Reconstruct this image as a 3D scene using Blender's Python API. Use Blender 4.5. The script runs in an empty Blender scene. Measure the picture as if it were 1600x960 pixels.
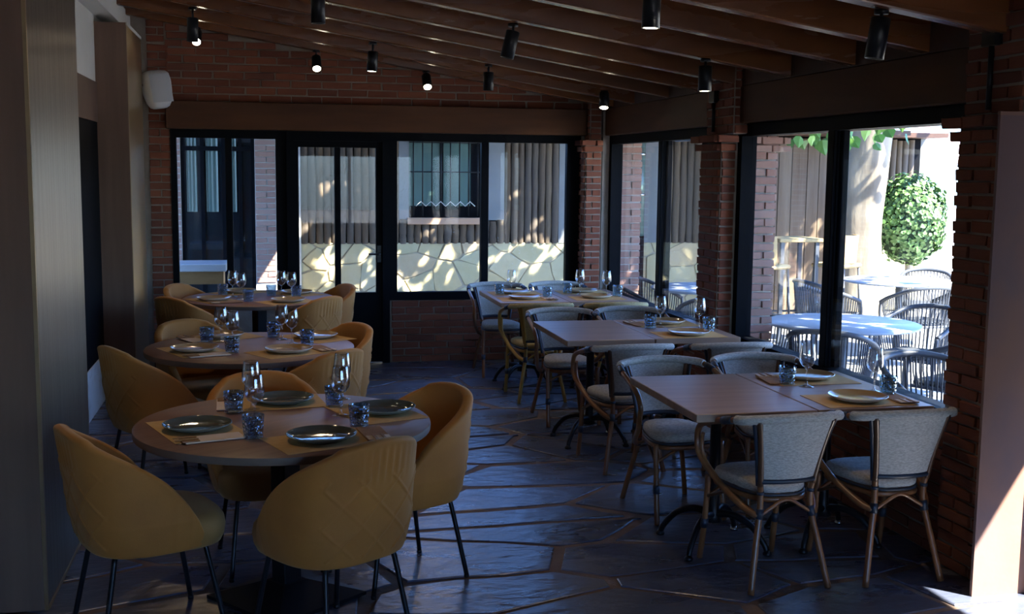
import bpy, bmesh, math, random
from mathutils import Vector, Matrix

# ------------------------------------------------------------------ camera, sky, sun, exposure
SC = bpy.context.scene
COL = SC.collection
R3 = ((0.97756746, -0.01466305, 0.21011153), (-0.21035549, -0.11818942, 0.97045444), (0.01060314, -0.9928828, -0.11862259))
cam_d = bpy.data.cameras.new('camera')
cam = bpy.data.objects.new('camera', cam_d)
COL.objects.link(cam)
cam_d.sensor_width = 36.0
cam_d.lens = 1790.0 / 1600.0 * 36.0
cam_d.clip_end = 400
cam_d.clip_start = 0.05
m4 = Matrix.Identity(4)
for i in range(3):
    m4[i][0] = R3[i][0]; m4[i][1] = -R3[i][1]; m4[i][2] = -R3[i][2]
m4[2][3] = 1.8
cam.matrix_world = m4
SC.camera = cam

SUN = Vector((-1.0, 1.1, -1.635)).normalized()
W = bpy.data.worlds.new('world'); SC.world = W; W.use_nodes = True
wn = W.node_tree; wn.nodes.clear()
wo = wn.nodes.new('ShaderNodeOutputWorld'); wb = wn.nodes.new('ShaderNodeBackground')
sky = wn.nodes.new('ShaderNodeTexSky'); sky.sky_type = 'NISHITA'; sky.sun_disc = False
sky.sun_elevation = math.asin(-SUN.z); sky.sun_rotation = math.atan2(-SUN.x, -SUN.y)
sky.dust_density = 0.6; sky.ozone_density = 3.0
wb.inputs['Strength'].default_value = 0.95
wt = wn.nodes.new('ShaderNodeMix'); wt.data_type = 'RGBA'; wt.blend_type = 'MULTIPLY'; wt.inputs[0].default_value = 1.0; wt.inputs[7].default_value = (0.62, 0.88, 1.40, 1)   # camera white balance
wn.links.new(sky.outputs[0], wt.inputs[6]); wn.links.new(wt.outputs[2], wb.inputs['Color']); wn.links.new(wb.outputs[0], wo.inputs['Surface'])
sd = bpy.data.lights.new('sun', 'SUN'); sun = bpy.data.objects.new('sun', sd); COL.objects.link(sun)
sd.energy = 40.0; sd.angle = math.radians(0.6); sd.color = (1.0, 0.94, 0.82)
sun.rotation_euler = SUN.to_track_quat('-Z', 'Y').to_euler(); sun.location = (12, -6, 20)
vs = SC.view_settings
vs.view_transform = 'Standard'; vs.look = 'None'; vs.gamma = 1.0; vs.use_curve_mapping = False
vs.exposure = 0.33

rnd = random.Random(7)
PI = math.pi

# ------------------------------------------------------------------ helpers
class MB:
    def __init__(s): s.v = []; s.f = []; s.sm = []
    def add(s, vs_, fs, smooth=False, M=None):
        b = len(s.v)
        s.v += [tuple(M @ Vector(p)) if M else tuple(p) for p in vs_]
        s.f += [tuple(b + i for i in f) for f in fs]; s.sm += [smooth] * len(fs)
    def box(s, x0, x1, y0, y1, z0, z1, M=None, ch=0.0):
        if ch <= 0:
            vv = [(x, y, z) for z in (z0, z1) for y in (y0, y1) for x in (x0, x1)]
            s.add(vv, [(0, 2, 3, 1), (4, 5, 7, 6), (0, 1, 5, 4), (1, 3, 7, 5), (3, 2, 6, 7), (2, 0, 4, 6)], False, M)
            return
        c = ch; vv = []
        X = (x0, x1); Y = (y0, y1); Z = (z0, z1)
        ix = {}
        for a in (0, 1):
            for b in (0, 1):
                for d in (0, 1):
                    sx, sy, sz = (1, -1)[a], (1, -1)[b], (1, -1)[d]
                    for k in range(3):
                        p = [X[a], Y[b], Z[d]]
                        for q, sg in ((0, sx), (1, sy), (2, sz)):
                            if q != k: p[q] += sg * c
                        ix[(a, b, d, k)] = len(vv); vv.append(tuple(p))
        F = []
        for k, (u, w) in ((0, (1, 2)), (1, (0, 2)), (2, (0, 1))):
            for e in (0, 1):
                ring = []
                for (p, q) in ((0, 0), (1, 0), (1, 1), (0, 1)):
                    t = [0, 0, 0]; t[k] = e; t[u] = p; t[w] = q
                    ring.append(ix[(t[0], t[1], t[2], k)])
                F.append(tuple(ring))
        for k in range(3):
            u, w = [q for q in range(3) if q != k]
            for p in (0, 1):
                for q in (0, 1):
                    t0 = [0, 0, 0]; t0[u] = p; t0[w] = q; t1 = list(t0); t1[k] = 1
                    F.append((ix[(*t0, u)], ix[(*t1, u)], ix[(*t1, w)], ix[(*t0, w)]))
        for a in (0, 1):
            for b in (0, 1):
                for d in (0, 1): F.append(tuple(ix[(a, b, d, k)] for k in range(3)))
        s.add(vv, F, False, M)
    def tube(s, pts, r, n=8, cap=True, closed=False, flat=1.0, M=None):
        P = [Vector(p) for p in pts]; N = len(P)
        rr = r if isinstance(r, (list, tuple)) else [r] * N
        vv = []; up = None
        for i in range(N):
            if closed: t = P[(i + 1) % N] - P[i - 1]
            else: t = P[min(i + 1, N - 1)] - P[max(i - 1, 0)]
            t.normalize()
            if up is None:
                up = Vector((0, 0, 1)) if abs(t.z) < 0.9 else Vector((1, 0, 0))
            a = up - t * up.dot(t)
            if a.length < 1e-5: a = t.orthogonal()
            a.normalize(); up = a; b = t.cross(a)
            for k in range(n):
                an = 2 * PI * k / n
                vv.append(P[i] + (a * math.cos(an) + b * math.sin(an) * flat) * rr[i])
        F = []
        for i in range(N if closed else N - 1):
            j = (i + 1) % N
            for k in range(n):
                l = (k + 1) % n
                F.append((i * n + k, i * n + l, j * n + l, j * n + k))
        s.add(vv, F, True, M)
        if cap and not closed:
            b = len(s.v) - len(vv)
            s.f.append(tuple(b + k for k in reversed(range(n)))); s.sm.append(False)
            s.f.append(tuple(b + (N - 1) * n + k for k in range(n))); s.sm.append(False)
    def lathe(s, prof, n=24, M=None, smooth=True, wob=None):
        vv = []; F = []; idx = []
        for r, z in prof:
            if r < 1e-6: idx.append([len(vv)]); vv.append((0, 0, z))
            else:
                idx.append([len(vv) + k for k in range(n)])
                for k in range(n):
                    a = 2 * PI * k / n; q = r * (1 + (wob(a, z) if wob else 0))
                    vv.append((q * math.cos(a), q * math.sin(a), z))
        for A, B in zip(idx, idx[1:]):
            for k in range(n):
                l = (k + 1) % n
                if len(A) == 1 and len(B) == 1: continue
                if len(A) == 1: F.append((A[0], B[l], B[k]))
                elif len(B) == 1: F.append((A[k], A[l], B[0]))
                else: F.append((A[k], A[l], B[l], B[k]))
        s.add(vv, F, smooth, M)
    def grid(s, rows, smooth=True, closed=False, M=None):
        n = len(rows[0]); vv = [p for r in rows for p in r]; F = []
        for i in range(len(rows) - 1):
            for k in range(n if closed else n - 1):
                l = (k + 1) % n
                F.append((i * n + k, i * n + l, (i + 1) * n + l, (i + 1) * n + k))
        s.add(vv, F, smooth, M)
    def prism(s, poly, z0, z1, inset=0.0, M=None):
        n = len(poly); cx = sum(p[0] for p in poly) / n; cy = sum(p[1] for p in poly) / n
        def ins(p):
            d = Vector((cx - p[0], cy - p[1])); L = d.length or 1
            return (p[0] + d.x / L * inset, p[1] + d.y / L * inset)
        lo = [(p[0], p[1], z0) for p in poly]
        if inset > 0:
            mid = [(p[0], p[1], z1 - inset * 0.6) for p in poly]
            hi = [(*ins(p), z1) for p in poly]; rings = [lo, mid, hi]
        else: rings = [lo, [(p[0], p[1], z1) for p in poly]]
        vv = [p for r in rings for p in r]; F = []
        for i in range(len(rings) - 1):
            for k in range(n):
                l = (k + 1) % n
                F.append((i * n + k, i * n + l, (i + 1) * n + l, (i + 1) * n + k))
        t = (len(rings) - 1) * n
        F.append(tuple(t + k for k in range(n))); F.append(tuple(reversed(range(n))))
        s.add(vv, F, False, M)
    def mesh(s, name, mat):
        me = bpy.data.meshes.new(name); me.from_pydata(s.v, [], s.f)
        me.polygons.foreach_set('use_smooth', s.sm)
        bm = bmesh.new(); bm.from_mesh(me); bmesh.ops.recalc_face_normals(bm, faces=bm.faces); bm.to_mesh(me); bm.free()
        me.materials.append(mat); me.update(); return me
    def build(s, name, mat, parent=None, **kw):
        return obj(name, s.mesh(name, mat), parent, **kw)

def obj(name, me, parent=None, loc=None, rot=None, scale=None, label=None, kind=None):
    o = bpy.data.objects.new(name, me); COL.objects.link(o)
    if parent: o.parent = parent
    if loc: o.location = loc
    if rot: o.rotation_euler = rot
    if scale: o.scale = scale
    if label: o['label'] = label
    if kind: o['kind'] = kind
    return o
def tag(o, label, cat=None, group=None, kind=None):
    o['label'] = label
    if cat: o['category'] = cat
    if group: o['group'] = group
    if kind: o['kind'] = kind
    return o
def thing(name, label, cat, loc=(0, 0, 0), rz=0.0, group=None):
    o = bpy.data.objects.new(name, None); COL.objects.link(o)
    o.location = loc; o.rotation_euler = (0, 0, rz)
    return tag(o, label, cat, group)
KIDS = {}
def copy_tree(o, parent=None):
    c = o.copy(); COL.objects.link(c)
    if parent: c.parent = parent
    for ch in list(o.children): copy_tree(ch, c)
    return c
def put(o, label, loc, rz, group=None):
    o['label'] = label; o.location = loc; o.rotation_euler = (0, 0, rz)
    if group: o['group'] = group
    return o
def struct(o, label):
    o['label'] = label; o['kind'] = 'structure'; return o
def spline(pts, n=6, closed=False):
    P = [Vector(p) for p in pts]; out = []; N = len(P)
    rng = range(N if closed else N - 1)
    for i in rng:
        if closed: p0, p1, p2, p3 = P[i - 1], P[i], P[(i + 1) % N], P[(i + 2) % N]
        else: p0, p1, p2, p3 = P[max(i - 1, 0)], P[i], P[i + 1], P[min(i + 2, N - 1)]
        for k in range(n):
            t = k / n
            out.append(0.5 * ((2 * p1) + (p2 - p0) * t + (2 * p0 - 5 * p1 + 4 * p2 - p3) * t * t + (3 * p1 - p0 - 3 * p2 + p3) * t ** 3))
    if not closed: out.append(P[-1])
    return out

# ------------------------------------------------------------------ materials
def mat(name, base, rough=0.6, metal=0.0, spec=0.5, var=None, scale=(8, 8, 8), bump=0.0, bscale=40.0, rvar=0.0, sheen=0.0, coat=0.0, detail=6.0, objvar=None, fac=(0.3, 0.7), bstretch=None, dist=0.0):
    m = bpy.data.materials.new(name); m.use_nodes = True
    t = m.node_tree; b = t.nodes['Principled BSDF']
    b.inputs['Base Color'].default_value = (*base, 1); b.inputs['Roughness'].default_value = rough
    b.inputs['Metallic'].default_value = metal; b.inputs['Specular IOR Level'].default_value = spec
    if sheen: b.inputs['Sheen Weight'].default_value = sheen; b.inputs['Sheen Roughness'].default_value = 0.4; b.inputs['Sheen Tint'].default_value = (1, 0.75, 0.4, 1)
    if coat: b.inputs['Coat Weight'].default_value = coat; b.inputs['Coat Roughness'].default_value = 0.15
    tc = t.nodes.new('ShaderNodeTexCoord'); mp = t.nodes.new('ShaderNodeMapping'); mp.inputs['Scale'].default_value = scale
    t.links.new(tc.outputs['Object'], mp.inputs[0])
    vec = mp.outputs[0]
    if objvar is not None or var:
        oi = t.nodes.new('ShaderNodeObjectInfo'); va = t.nodes.new('ShaderNodeVectorMath'); va.operation = 'ADD'
        ml = t.nodes.new('ShaderNodeMath'); ml.operation = 'MULTIPLY'; ml.inputs[1].default_value = 37.0
        t.links.new(oi.outputs['Random'], ml.inputs[0]); t.links.new(vec, va.inputs[0]); t.links.new(ml.outputs[0], va.inputs[1]); vec = va.outputs[0]
    col = None
    if var:
        nz = t.nodes.new('ShaderNodeTexNoise'); nz.inputs['Detail'].default_value = detail; nz.inputs['Scale'].default_value = 1.0; nz.inputs['Distortion'].default_value = dist
        t.links.new(vec, nz.inputs['Vector'])
        rp = t.nodes.new('ShaderNodeValToRGB'); rp.color_ramp.elements[0].position = fac[0]; rp.color_ramp.elements[1].position = fac[1]
        rp.color_ramp.elements[0].color = (*base, 1); rp.color_ramp.elements[1].color = (*var, 1)
        t.links.new(nz.outputs['Fac'], rp.inputs[0]); col = rp.outputs[0]
        if rvar:
            mr = t.nodes.new('ShaderNodeMapRange'); mr.inputs[3].default_value = rough - rvar; mr.inputs[4].default_value = rough + rvar
            t.links.new(nz.outputs['Fac'], mr.inputs[0]); t.links.new(mr.outputs[0], b.inputs['Roughness'])
    if objvar is not None:
        r2 = t.nodes.new('ShaderNodeValToRGB'); el = r2.color_ramp.elements
        el[0].position = 0; el[0].color = (*objvar[0], 1); el[1].position = 1; el[1].color = (*objvar[-1], 1)
        for i, c in enumerate(objvar[1:-1]):
            e = el.new((i + 1) / (len(objvar) - 1)); e.color = (*c, 1)
        t.links.new(oi.outputs['Random'], r2.inputs[0])
        if col is None: col = r2.outputs[0]
        else:
            mx = t.nodes.new('ShaderNodeMix'); mx.data_type = 'RGBA'; mx.inputs[0].default_value = 0.65
            t.links.new(col, mx.inputs[6]); t.links.new(r2.outputs[0], mx.inputs[7]); col = mx.outputs[2]
    if col is not None: t.links.new(col, b.inputs['Base Color'])
    if bump:
        n2 = t.nodes.new('ShaderNodeTexNoise'); n2.inputs['Scale'].default_value = bscale; n2.inputs['Detail'].default_value = 5
        if bstretch:
            m2 = t.nodes.new('ShaderNodeMapping'); m2.inputs['Scale'].default_value = bstretch
            t.links.new(tc.outputs['Object'], m2.inputs[0]); t.links.new(m2.outputs[0], n2.inputs['Vector'])
        else: t.links.new(tc.outputs['Object'], n2.inputs['Vector'])
        bp = t.nodes.new('ShaderNodeBump'); bp.inputs['Strength'].default_value = bump; bp.inputs['Distance'].default_value = 0.01
        t.links.new(n2.outputs['Fac'], bp.inputs['Height']); t.links.new(bp.outputs[0], b.inputs['Normal'])
    return m
def thin_glass(name, tint, f0=0.05, pw=5.0, bump=0.0, bscale=60, rough=0.015):
    """thin clear glass: see-through film plus a Schlick reflection that is the same from both sides"""
    m = bpy.data.materials.new(name); m.use_nodes = True; t = m.node_tree; t.nodes.clear()
    N = t.nodes.new
    o = N('ShaderNodeOutputMaterial'); mx = N('ShaderNodeMixShader'); tr = N('ShaderNodeBsdfTransparent'); gl = N('ShaderNodeBsdfGlossy')
    gl.inputs['Roughness'].default_value = rough; tr.inputs[0].default_value = (*tint, 1)
    ge = N('ShaderNodeNewGeometry'); dt = N('ShaderNodeVectorMath'); dt.operation = 'DOT_PRODUCT'
    nrm = ge.outputs['Normal']
    if bump:
        tc = N('ShaderNodeTexCoord'); vo = N('ShaderNodeTexVoronoi'); vo.inputs['Scale'].default_value = bscale
        bp = N('ShaderNodeBump'); bp.inputs['Strength'].default_value = bump; bp.inputs['Distance'].default_value = 0.012
        t.links.new(tc.outputs['Object'], vo.inputs['Vector']); t.links.new(vo.outputs['Distance'], bp.inputs['Height'])
        t.links.new(bp.outputs[0], gl.inputs['Normal']); nrm = bp.outputs[0]
    t.links.new(nrm, dt.inputs[0]); t.links.new(ge.outputs['Incoming'], dt.inputs[1])
    def mth(op, a, b):
        n = N('ShaderNodeMath'); n.operation = op
        for i, v in enumerate((a, b)):
            if v is None: continue
            if isinstance(v, (int, float)): n.inputs[i].default_value = v
            else: t.links.new(v, n.inputs[i])
        return n.outputs[0]
    c = mth('ABSOLUTE', dt.outputs['Value'], None); q = mth('POWER', mth('SUBTRACT', 1.0, c), pw); fac = mth('ADD', mth('MULTIPLY', q, 1.0 - f0), f0)
    t.links.new(fac, mx.inputs[0]); t.links.new(tr.outputs[0], mx.inputs[1]); t.links.new(gl.outputs[0], mx.inputs[2]); t.links.new(mx.outputs[0], o.inputs[0])
    return m
def emit(name, colr, st):
    m = bpy.data.materials.new(name); m.use_nodes = True; t = m.node_tree; t.nodes.clear()
    o = t.nodes.new('ShaderNodeOutputMaterial'); e = t.nodes.new('ShaderNodeEmission'); e.inputs[0].default_value = (*colr, 1); e.inputs[1].default_value = st
    t.links.new(e.outputs[0], o.inputs[0]); return m

M = {}
M['velvet'] = mat('velvet', (0.50, 0.190, 0.030), 0.75, var=(0.40, 0.148, 0.025), scale=(5, 5, 5), sheen=0.35, bump=0.08, bscale=250)
M['velvet_seat'] = mat('velvet_seat', (0.40, 0.20, 0.055), 0.8, var=(0.34, 0.17, 0.05), scale=(5, 5, 5), sheen=0.3, bump=0.08, bscale=250)
M['black'] = mat('black_metal', (0.008, 0.009, 0.011), 0.35, spec=0.3, bump=0.03, bscale=120)
M['frame'] = mat('black_frame', (0.004, 0.005, 0.007), 0.55, spec=0.06)
M['laminate'] = mat('table_laminate', (0.20, 0.095, 0.060), 0.40, spec=0.65, var=(0.30, 0.155, 0.10), scale=(1.6, 22, 6), rvar=0.06, bump=0.03, bscale=30, bstretch=(0.2, 3, 1), dist=0.4)
M['lam_light'] = mat('table_laminate_light', (0.26, 0.165, 0.115), 0.38, spec=0.65, var=(0.38, 0.26, 0.185), scale=(1.6, 20, 6), rvar=0.05, bump=0.03, bscale=30, bstretch=(0.2, 3, 1), dist=0.4)
M['lam_edge'] = mat('table_edge', (0.12, 0.085, 0.065), 0.5, var=(0.17, 0.12, 0.09), scale=(6, 6, 30))
M['bamboo'] = mat('bamboo_brown', (0.17, 0.062, 0.020), 0.36, var=(0.28, 0.12, 0.045), scale=(20, 20, 7), coat=0.3)
M['bamboo_dark'] = mat('bamboo_dark', (0.075, 0.036, 0.02), 0.35, var=(0.13, 0.06, 0.03), scale=(20, 20, 7), coat=0.3)
M['bamboo_yellow'] = mat('bamboo_yellow', (0.42, 0.26, 0.05), 0.4, var=(0.32, 0.18, 0.035), scale=(18, 18, 7), coat=0.2)
M['binding'] = mat('binding', (0.02, 0.03, 0.05), 0.45)
def weave(name, a, b, sc=(70, 70, 260)):
    m = mat(name, a, 0.75, var=b, scale=sc, detail=3, bump=0.25, bscale=160, bstretch=(0.6, 0.6, 2.2), fac=(0.35, 0.65)); return m
M['weave'] = weave('woven_fabric', (0.36, 0.345, 0.31), (0.56, 0.545, 0.50))
M['weave_y'] = weave('woven_fabric_yellow', (0.40, 0.30, 0.12), (0.52, 0.42, 0.2))
M['brick'] = mat('brick', (0.17, 0.045, 0.020), 0.85, var=(0.27, 0.085, 0.042), scale=(3, 3, 6), bump=0.5, bscale=30, objvar=((0.14, 0.038, 0.02), (0.26, 0.075, 0.033), (0.18, 0.055, 0.03), (0.32, 0.105, 0.05), (0.11, 0.036, 0.024)))
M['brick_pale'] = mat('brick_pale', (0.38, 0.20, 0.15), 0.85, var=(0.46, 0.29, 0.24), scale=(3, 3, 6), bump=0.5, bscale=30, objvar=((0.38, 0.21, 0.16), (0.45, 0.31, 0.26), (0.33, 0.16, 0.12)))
M['mortar'] = mat('mortar', (0.27, 0.22, 0.175), 0.95, var=(0.34, 0.28, 0.23), scale=(9, 9, 9), bump=0.4, bscale=50)
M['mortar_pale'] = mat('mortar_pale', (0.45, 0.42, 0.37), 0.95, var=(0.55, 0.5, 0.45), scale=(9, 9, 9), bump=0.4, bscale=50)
M['rafter'] = mat('rafter_wood', (0.23, 0.08, 0.021), 0.27, spec=0.9, var=(0.115, 0.038, 0.012), scale=(0.9, 9, 5), bump=0.12, bscale=14, bstretch=(0.25, 2, 2), rvar=0.08, dist=0.8)
M['beam'] = mat('beam_wood', (0.115, 0.042, 0.013), 0.6, spec=0.3, var=(0.065, 0.024, 0.009), scale=(1.1, 1.1, 7), bump=0.15, bscale=16, bstretch=(0.3, 0.3, 2))
M['boards'] = mat('ceiling_boards', (0.075, 0.028, 0.012), 0.6, var=(0.045, 0.017, 0.008), scale=(1, 6, 1), bump=0.1, bscale=10)
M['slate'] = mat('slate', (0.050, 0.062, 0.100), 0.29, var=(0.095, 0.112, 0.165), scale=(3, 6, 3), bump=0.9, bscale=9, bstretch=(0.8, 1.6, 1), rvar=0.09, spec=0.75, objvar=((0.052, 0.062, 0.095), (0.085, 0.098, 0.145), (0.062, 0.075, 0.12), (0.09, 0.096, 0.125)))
M['grout'] = mat('grout', (0.115, 0.08, 0.062), 0.8, var=(0.17, 0.122, 0.095), scale=(12, 12, 12), bump=0.5, bscale=40)
M['plaster'] = mat('white_plaster', (0.62, 0.61, 0.58), 0.8, var=(0.56, 0.55, 0.52), scale=(2, 2, 2), bump=0.1, bscale=30)
M['plaster_stain'] = mat('stained_plaster', (0.60, 0.58, 0.54), 0.85, var=(0.40, 0.33, 0.22), scale=(4, 4, 8), bump=0.2, bscale=30, fac=(0.5, 0.75))
M['panel_wood'] = mat('panel_wood', (0.20, 0.115, 0.075), 0.5, var=(0.145, 0.082, 0.053), scale=(14, 14, 0.9), bump=0.05, bscale=30)
M['brushed'] = mat('brushed_laminate', (0.30, 0.25, 0.20), 0.36, metal=0.75, var=(0.20, 0.165, 0.13), scale=(3, 60, 0.6), bump=0.25, bscale=50, bstretch=(1, 3, 0.02), detail=4)
bt_ = M['brushed'].node_tree; tg = bt_.nodes.new('ShaderNodeCombineXYZ'); tg.inputs[1].default_value = 1.0
bp_ = bt_.nodes['Principled BSDF']; bp_.inputs['Anisotropic'].default_value = 0.9; bt_.links.new(tg.outputs[0], bp_.inputs['Tangent'])
M['brass'] = mat('brass_strip', (0.55, 0.42, 0.25), 0.3, metal=0.9)
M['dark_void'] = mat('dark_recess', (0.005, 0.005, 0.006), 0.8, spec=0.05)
M['lintel'] = mat('brown_lintel', (0.115, 0.062, 0.04), 0.6, var=(0.09, 0.05, 0.034), scale=(3, 3, 3))
M['rust'] = mat('rust_panel', (0.30, 0.155, 0.10), 0.6, spec=0.2, var=(0.20, 0.13, 0.12), scale=(3.0, 3.0, 1.8), bump=0.08, bscale=30, rvar=0.1, fac=(0.35, 0.65))
M['kraft'] = mat('kraft_paper', (0.66, 0.43, 0.19), 0.85, spec=0.1, var=(0.60, 0.38, 0.16), scale=(30, 30, 30))
M['kraft_dark'] = mat('kraft_pouch', (0.40, 0.23, 0.12), 0.85, spec=0.1, var=(0.32, 0.18, 0.1), scale=(30, 30, 30))
M['napkin'] = mat('napkin_paper', (0.78, 0.62, 0.47), 0.9, spec=0.1)
M['steel'] = mat('cutlery_steel', (0.5, 0.5, 0.5), 0.2, metal=1.0)
M['plate_dark'] = mat('plate_dark', (0.070, 0.082, 0.074), 0.07, var=(0.105, 0.12, 0.105), scale=(9, 9, 9), spec=0.45, bump=0.06, bscale=30)
M['plate_under'] = mat('plate_underside', (0.17, 0.20, 0.175), 0.25)
M['plate_cream'] = mat('plate_cream', (0.50, 0.34, 0.175), 0.12, var=(0.44, 0.28, 0.13), scale=(7, 7, 7), spec=0.7)
M['plate_rim'] = mat('plate_rim', (0.66, 0.60, 0.48), 0.12, spec=0.7)
M['glass'] = thin_glass('window_glass', (0.95, 0.97, 0.97), 0.018)
M['wine'] = thin_glass('wine_glass', (0.95, 0.96, 0.97), 0.11, pw=2.6)
M['tumbler'] = thin_glass('tumbler_glass', (0.55, 0.65, 0.77), 0.10, pw=3.0, bump=1.0, bscale=75)
M['tumbler_teal'] = thin_glass('tumbler_glass_teal', (0.56, 0.69, 0.76), 0.10, pw=3.0, bump=1.0, bscale=75)
M['dark_glass'] = mat('dark_glass', (0.010, 0.016, 0.020), 0.06, spec=0.7)
M['teal_glass'] = mat('teal_curtain_glass', (0.11, 0.19, 0.165), 0.22, var=(0.075, 0.13, 0.115), scale=(7, 7, 0.4), spec=0.6)
M['speaker'] = mat('speaker_plastic', (0.62, 0.62, 0.62), 0.45)
M['speaker_grey'] = mat('speaker_grille', (0.42, 0.43, 0.45), 0.6)
M['bulb'] = emit('lit_lamp', (1.0, 0.86, 0.62), 28.0)
M['bulb_dim'] = emit('lamp_rim', (1.0, 0.8, 0.55), 2.2)
M['lens_off'] = mat('lamp_lens', (0.3, 0.26, 0.2), 0.3)
M['log'] = mat('log_wood', (0.085, 0.054, 0.033), 0.85, var=(0.15, 0.115, 0.085), scale=(22, 22, 1.6), bump=0.6, bscale=26, bstretch=(2, 2, 0.15), objvar=((0.065, 0.048, 0.035), (0.13, 0.083, 0.043), (0.095, 0.078, 0.062), (0.15, 0.105, 0.06)))
M['fence'] = mat('fence_board', (0.10, 0.062, 0.036), 0.8, var=(0.17, 0.125, 0.085), scale=(9, 9, 0.9), bump=0.4, bscale=20, bstretch=(2, 2, 0.15))
M['stone'] = mat('sandstone', (0.44, 0.38, 0.21), 0.85, var=(0.55, 0.48, 0.31), scale=(6, 6, 6), bump=0.5, bscale=14, objvar=((0.44, 0.39, 0.21), (0.52, 0.45, 0.28), (0.39, 0.37, 0.23), (0.56, 0.43, 0.21), (0.45, 0.33, 0.21)))
M['stone_joint'] = mat('stone_joint', (0.40, 0.35, 0.25), 0.95, bump=0.4, bscale=40)
M['grey_render'] = mat('grey_render', (0.17, 0.18, 0.185), 0.9, var=(0.2, 0.21, 0.21), scale=(3, 3, 3))
M['terracotta'] = mat('terracotta_sill', (0.45, 0.27, 0.17), 0.8)
M['ground'] = mat('pale_paving', (0.34, 0.32, 0.29), 0.9, var=(0.40, 0.38, 0.34), scale=(2, 2, 2), bump=0.3, bscale=30)
M['bark'] = mat('bark', (0.13, 0.10, 0.07), 0.9, var=(0.30, 0.26, 0.20), scale=(4, 4, 2.2), bump=0.7, bscale=16, bstretch=(1, 1, 0.3))
M['leaf'] = mat('leaf', (0.065, 0.15, 0.022), 0.5, objvar=((0.05, 0.13, 0.02), (0.10, 0.22, 0.03), (0.14, 0.28, 0.045)))
M['bush'] = mat('bush_leaf', (0.055, 0.12, 0.03), 0.45, var=(0.13, 0.24, 0.07), scale=(14, 14, 14))
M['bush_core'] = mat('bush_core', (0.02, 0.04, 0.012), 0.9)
M['tabletop_out'] = mat('terrace_tabletop', (0.40, 0.45, 0.52), 0.42, var=(0.46, 0.5, 0.56), scale=(3, 3, 3))
M['rope'] = mat('rope', (0.055, 0.062, 0.078), 0.6, bump=0.3, bscale=200)
M['alu'] = mat('dark_aluminium', (0.06, 0.068, 0.085), 0.45)
M['cushion_out'] = mat('terrace_cushion', (0.045, 0.05, 0.06), 0.85)
M['rattan'] = mat('rattan', (0.36, 0.235, 0.09), 0.6, var=(0.46, 0.32, 0.14), scale=(40, 40, 120), bump=0.4, bscale=120)
M['marble'] = mat('white_marble', (0.62, 0.61, 0.58), 0.3, var=(0.52, 0.51, 0.49), scale=(4, 4, 4))
M['orange_wood'] = mat('orange_wood', (0.36, 0.19, 0.065), 0.5, var=(0.28, 0.14, 0.045), scale=(4, 20, 20))
M['pink'] = mat('pink_canvas', (0.75, 0.52, 0.55), 0.85)
M['sticker'] = mat('sticker', (0.42, 0.36, 0.34), 0.5)
M['shell_wall'] = mat('plain_wall', (0.14, 0.075, 0.05), 0.9)

# ------------------------------------------------------------------ structure: floor
def voronoi(x0, x1, y0, y1, sx, sy, seed, jit=0.42):
    r = random.Random(seed); k = sx / sy; pts = []
    ny = int((y1 - y0) / sy) + 1; nx = int((x1 - x0) / sx) + 1
    for j in range(-1, ny + 1):
        for i in range(-1, nx + 1):
            px = x0 + (i + 0.5 + (0.5 if j % 2 else 0) + r.uniform(-jit, jit)) * sx
            py = y0 + (j + 0.5 + r.uniform(-jit, jit)) * sy
            if r.random() < 0.86: pts.append((px, py * k))
    out = []
    for i, p in enumerate(pts):
        poly = [(x0, y0 * k), (x1, y0 * k), (x1, y1 * k), (x0, y1 * k)]
        for j, q in enumerate(pts):
            if i == j or (p[0] - q[0]) ** 2 + (p[1] - q[1]) ** 2 > (4 * sx) ** 2: continue
            mx, my = (p[0] + q[0]) / 2, (p[1] + q[1]) / 2; nx_, ny_ = q[0] - p[0], q[1] - p[1]
            new = []
            for a in range(len(poly)):
                A, B = poly[a], poly[(a + 1) % len(poly)]
                da = (A[0] - mx) * nx_ + (A[1] - my) * ny_; db = (B[0] - mx) * nx_ + (B[1] - my) * ny_
                if da <= 0: new.append(A)
                if (da < 0 < db) or (db < 0 < da):
                    t = da / (da - db); new.append((A[0] + (B[0] - A[0]) * t, A[1] + (B[1] - A[1]) * t))
            poly = new
            if len(poly) < 3: break
        if len(poly) >= 3:
            out.append([(a, b / k) for a, b in poly])
    return out
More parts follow.
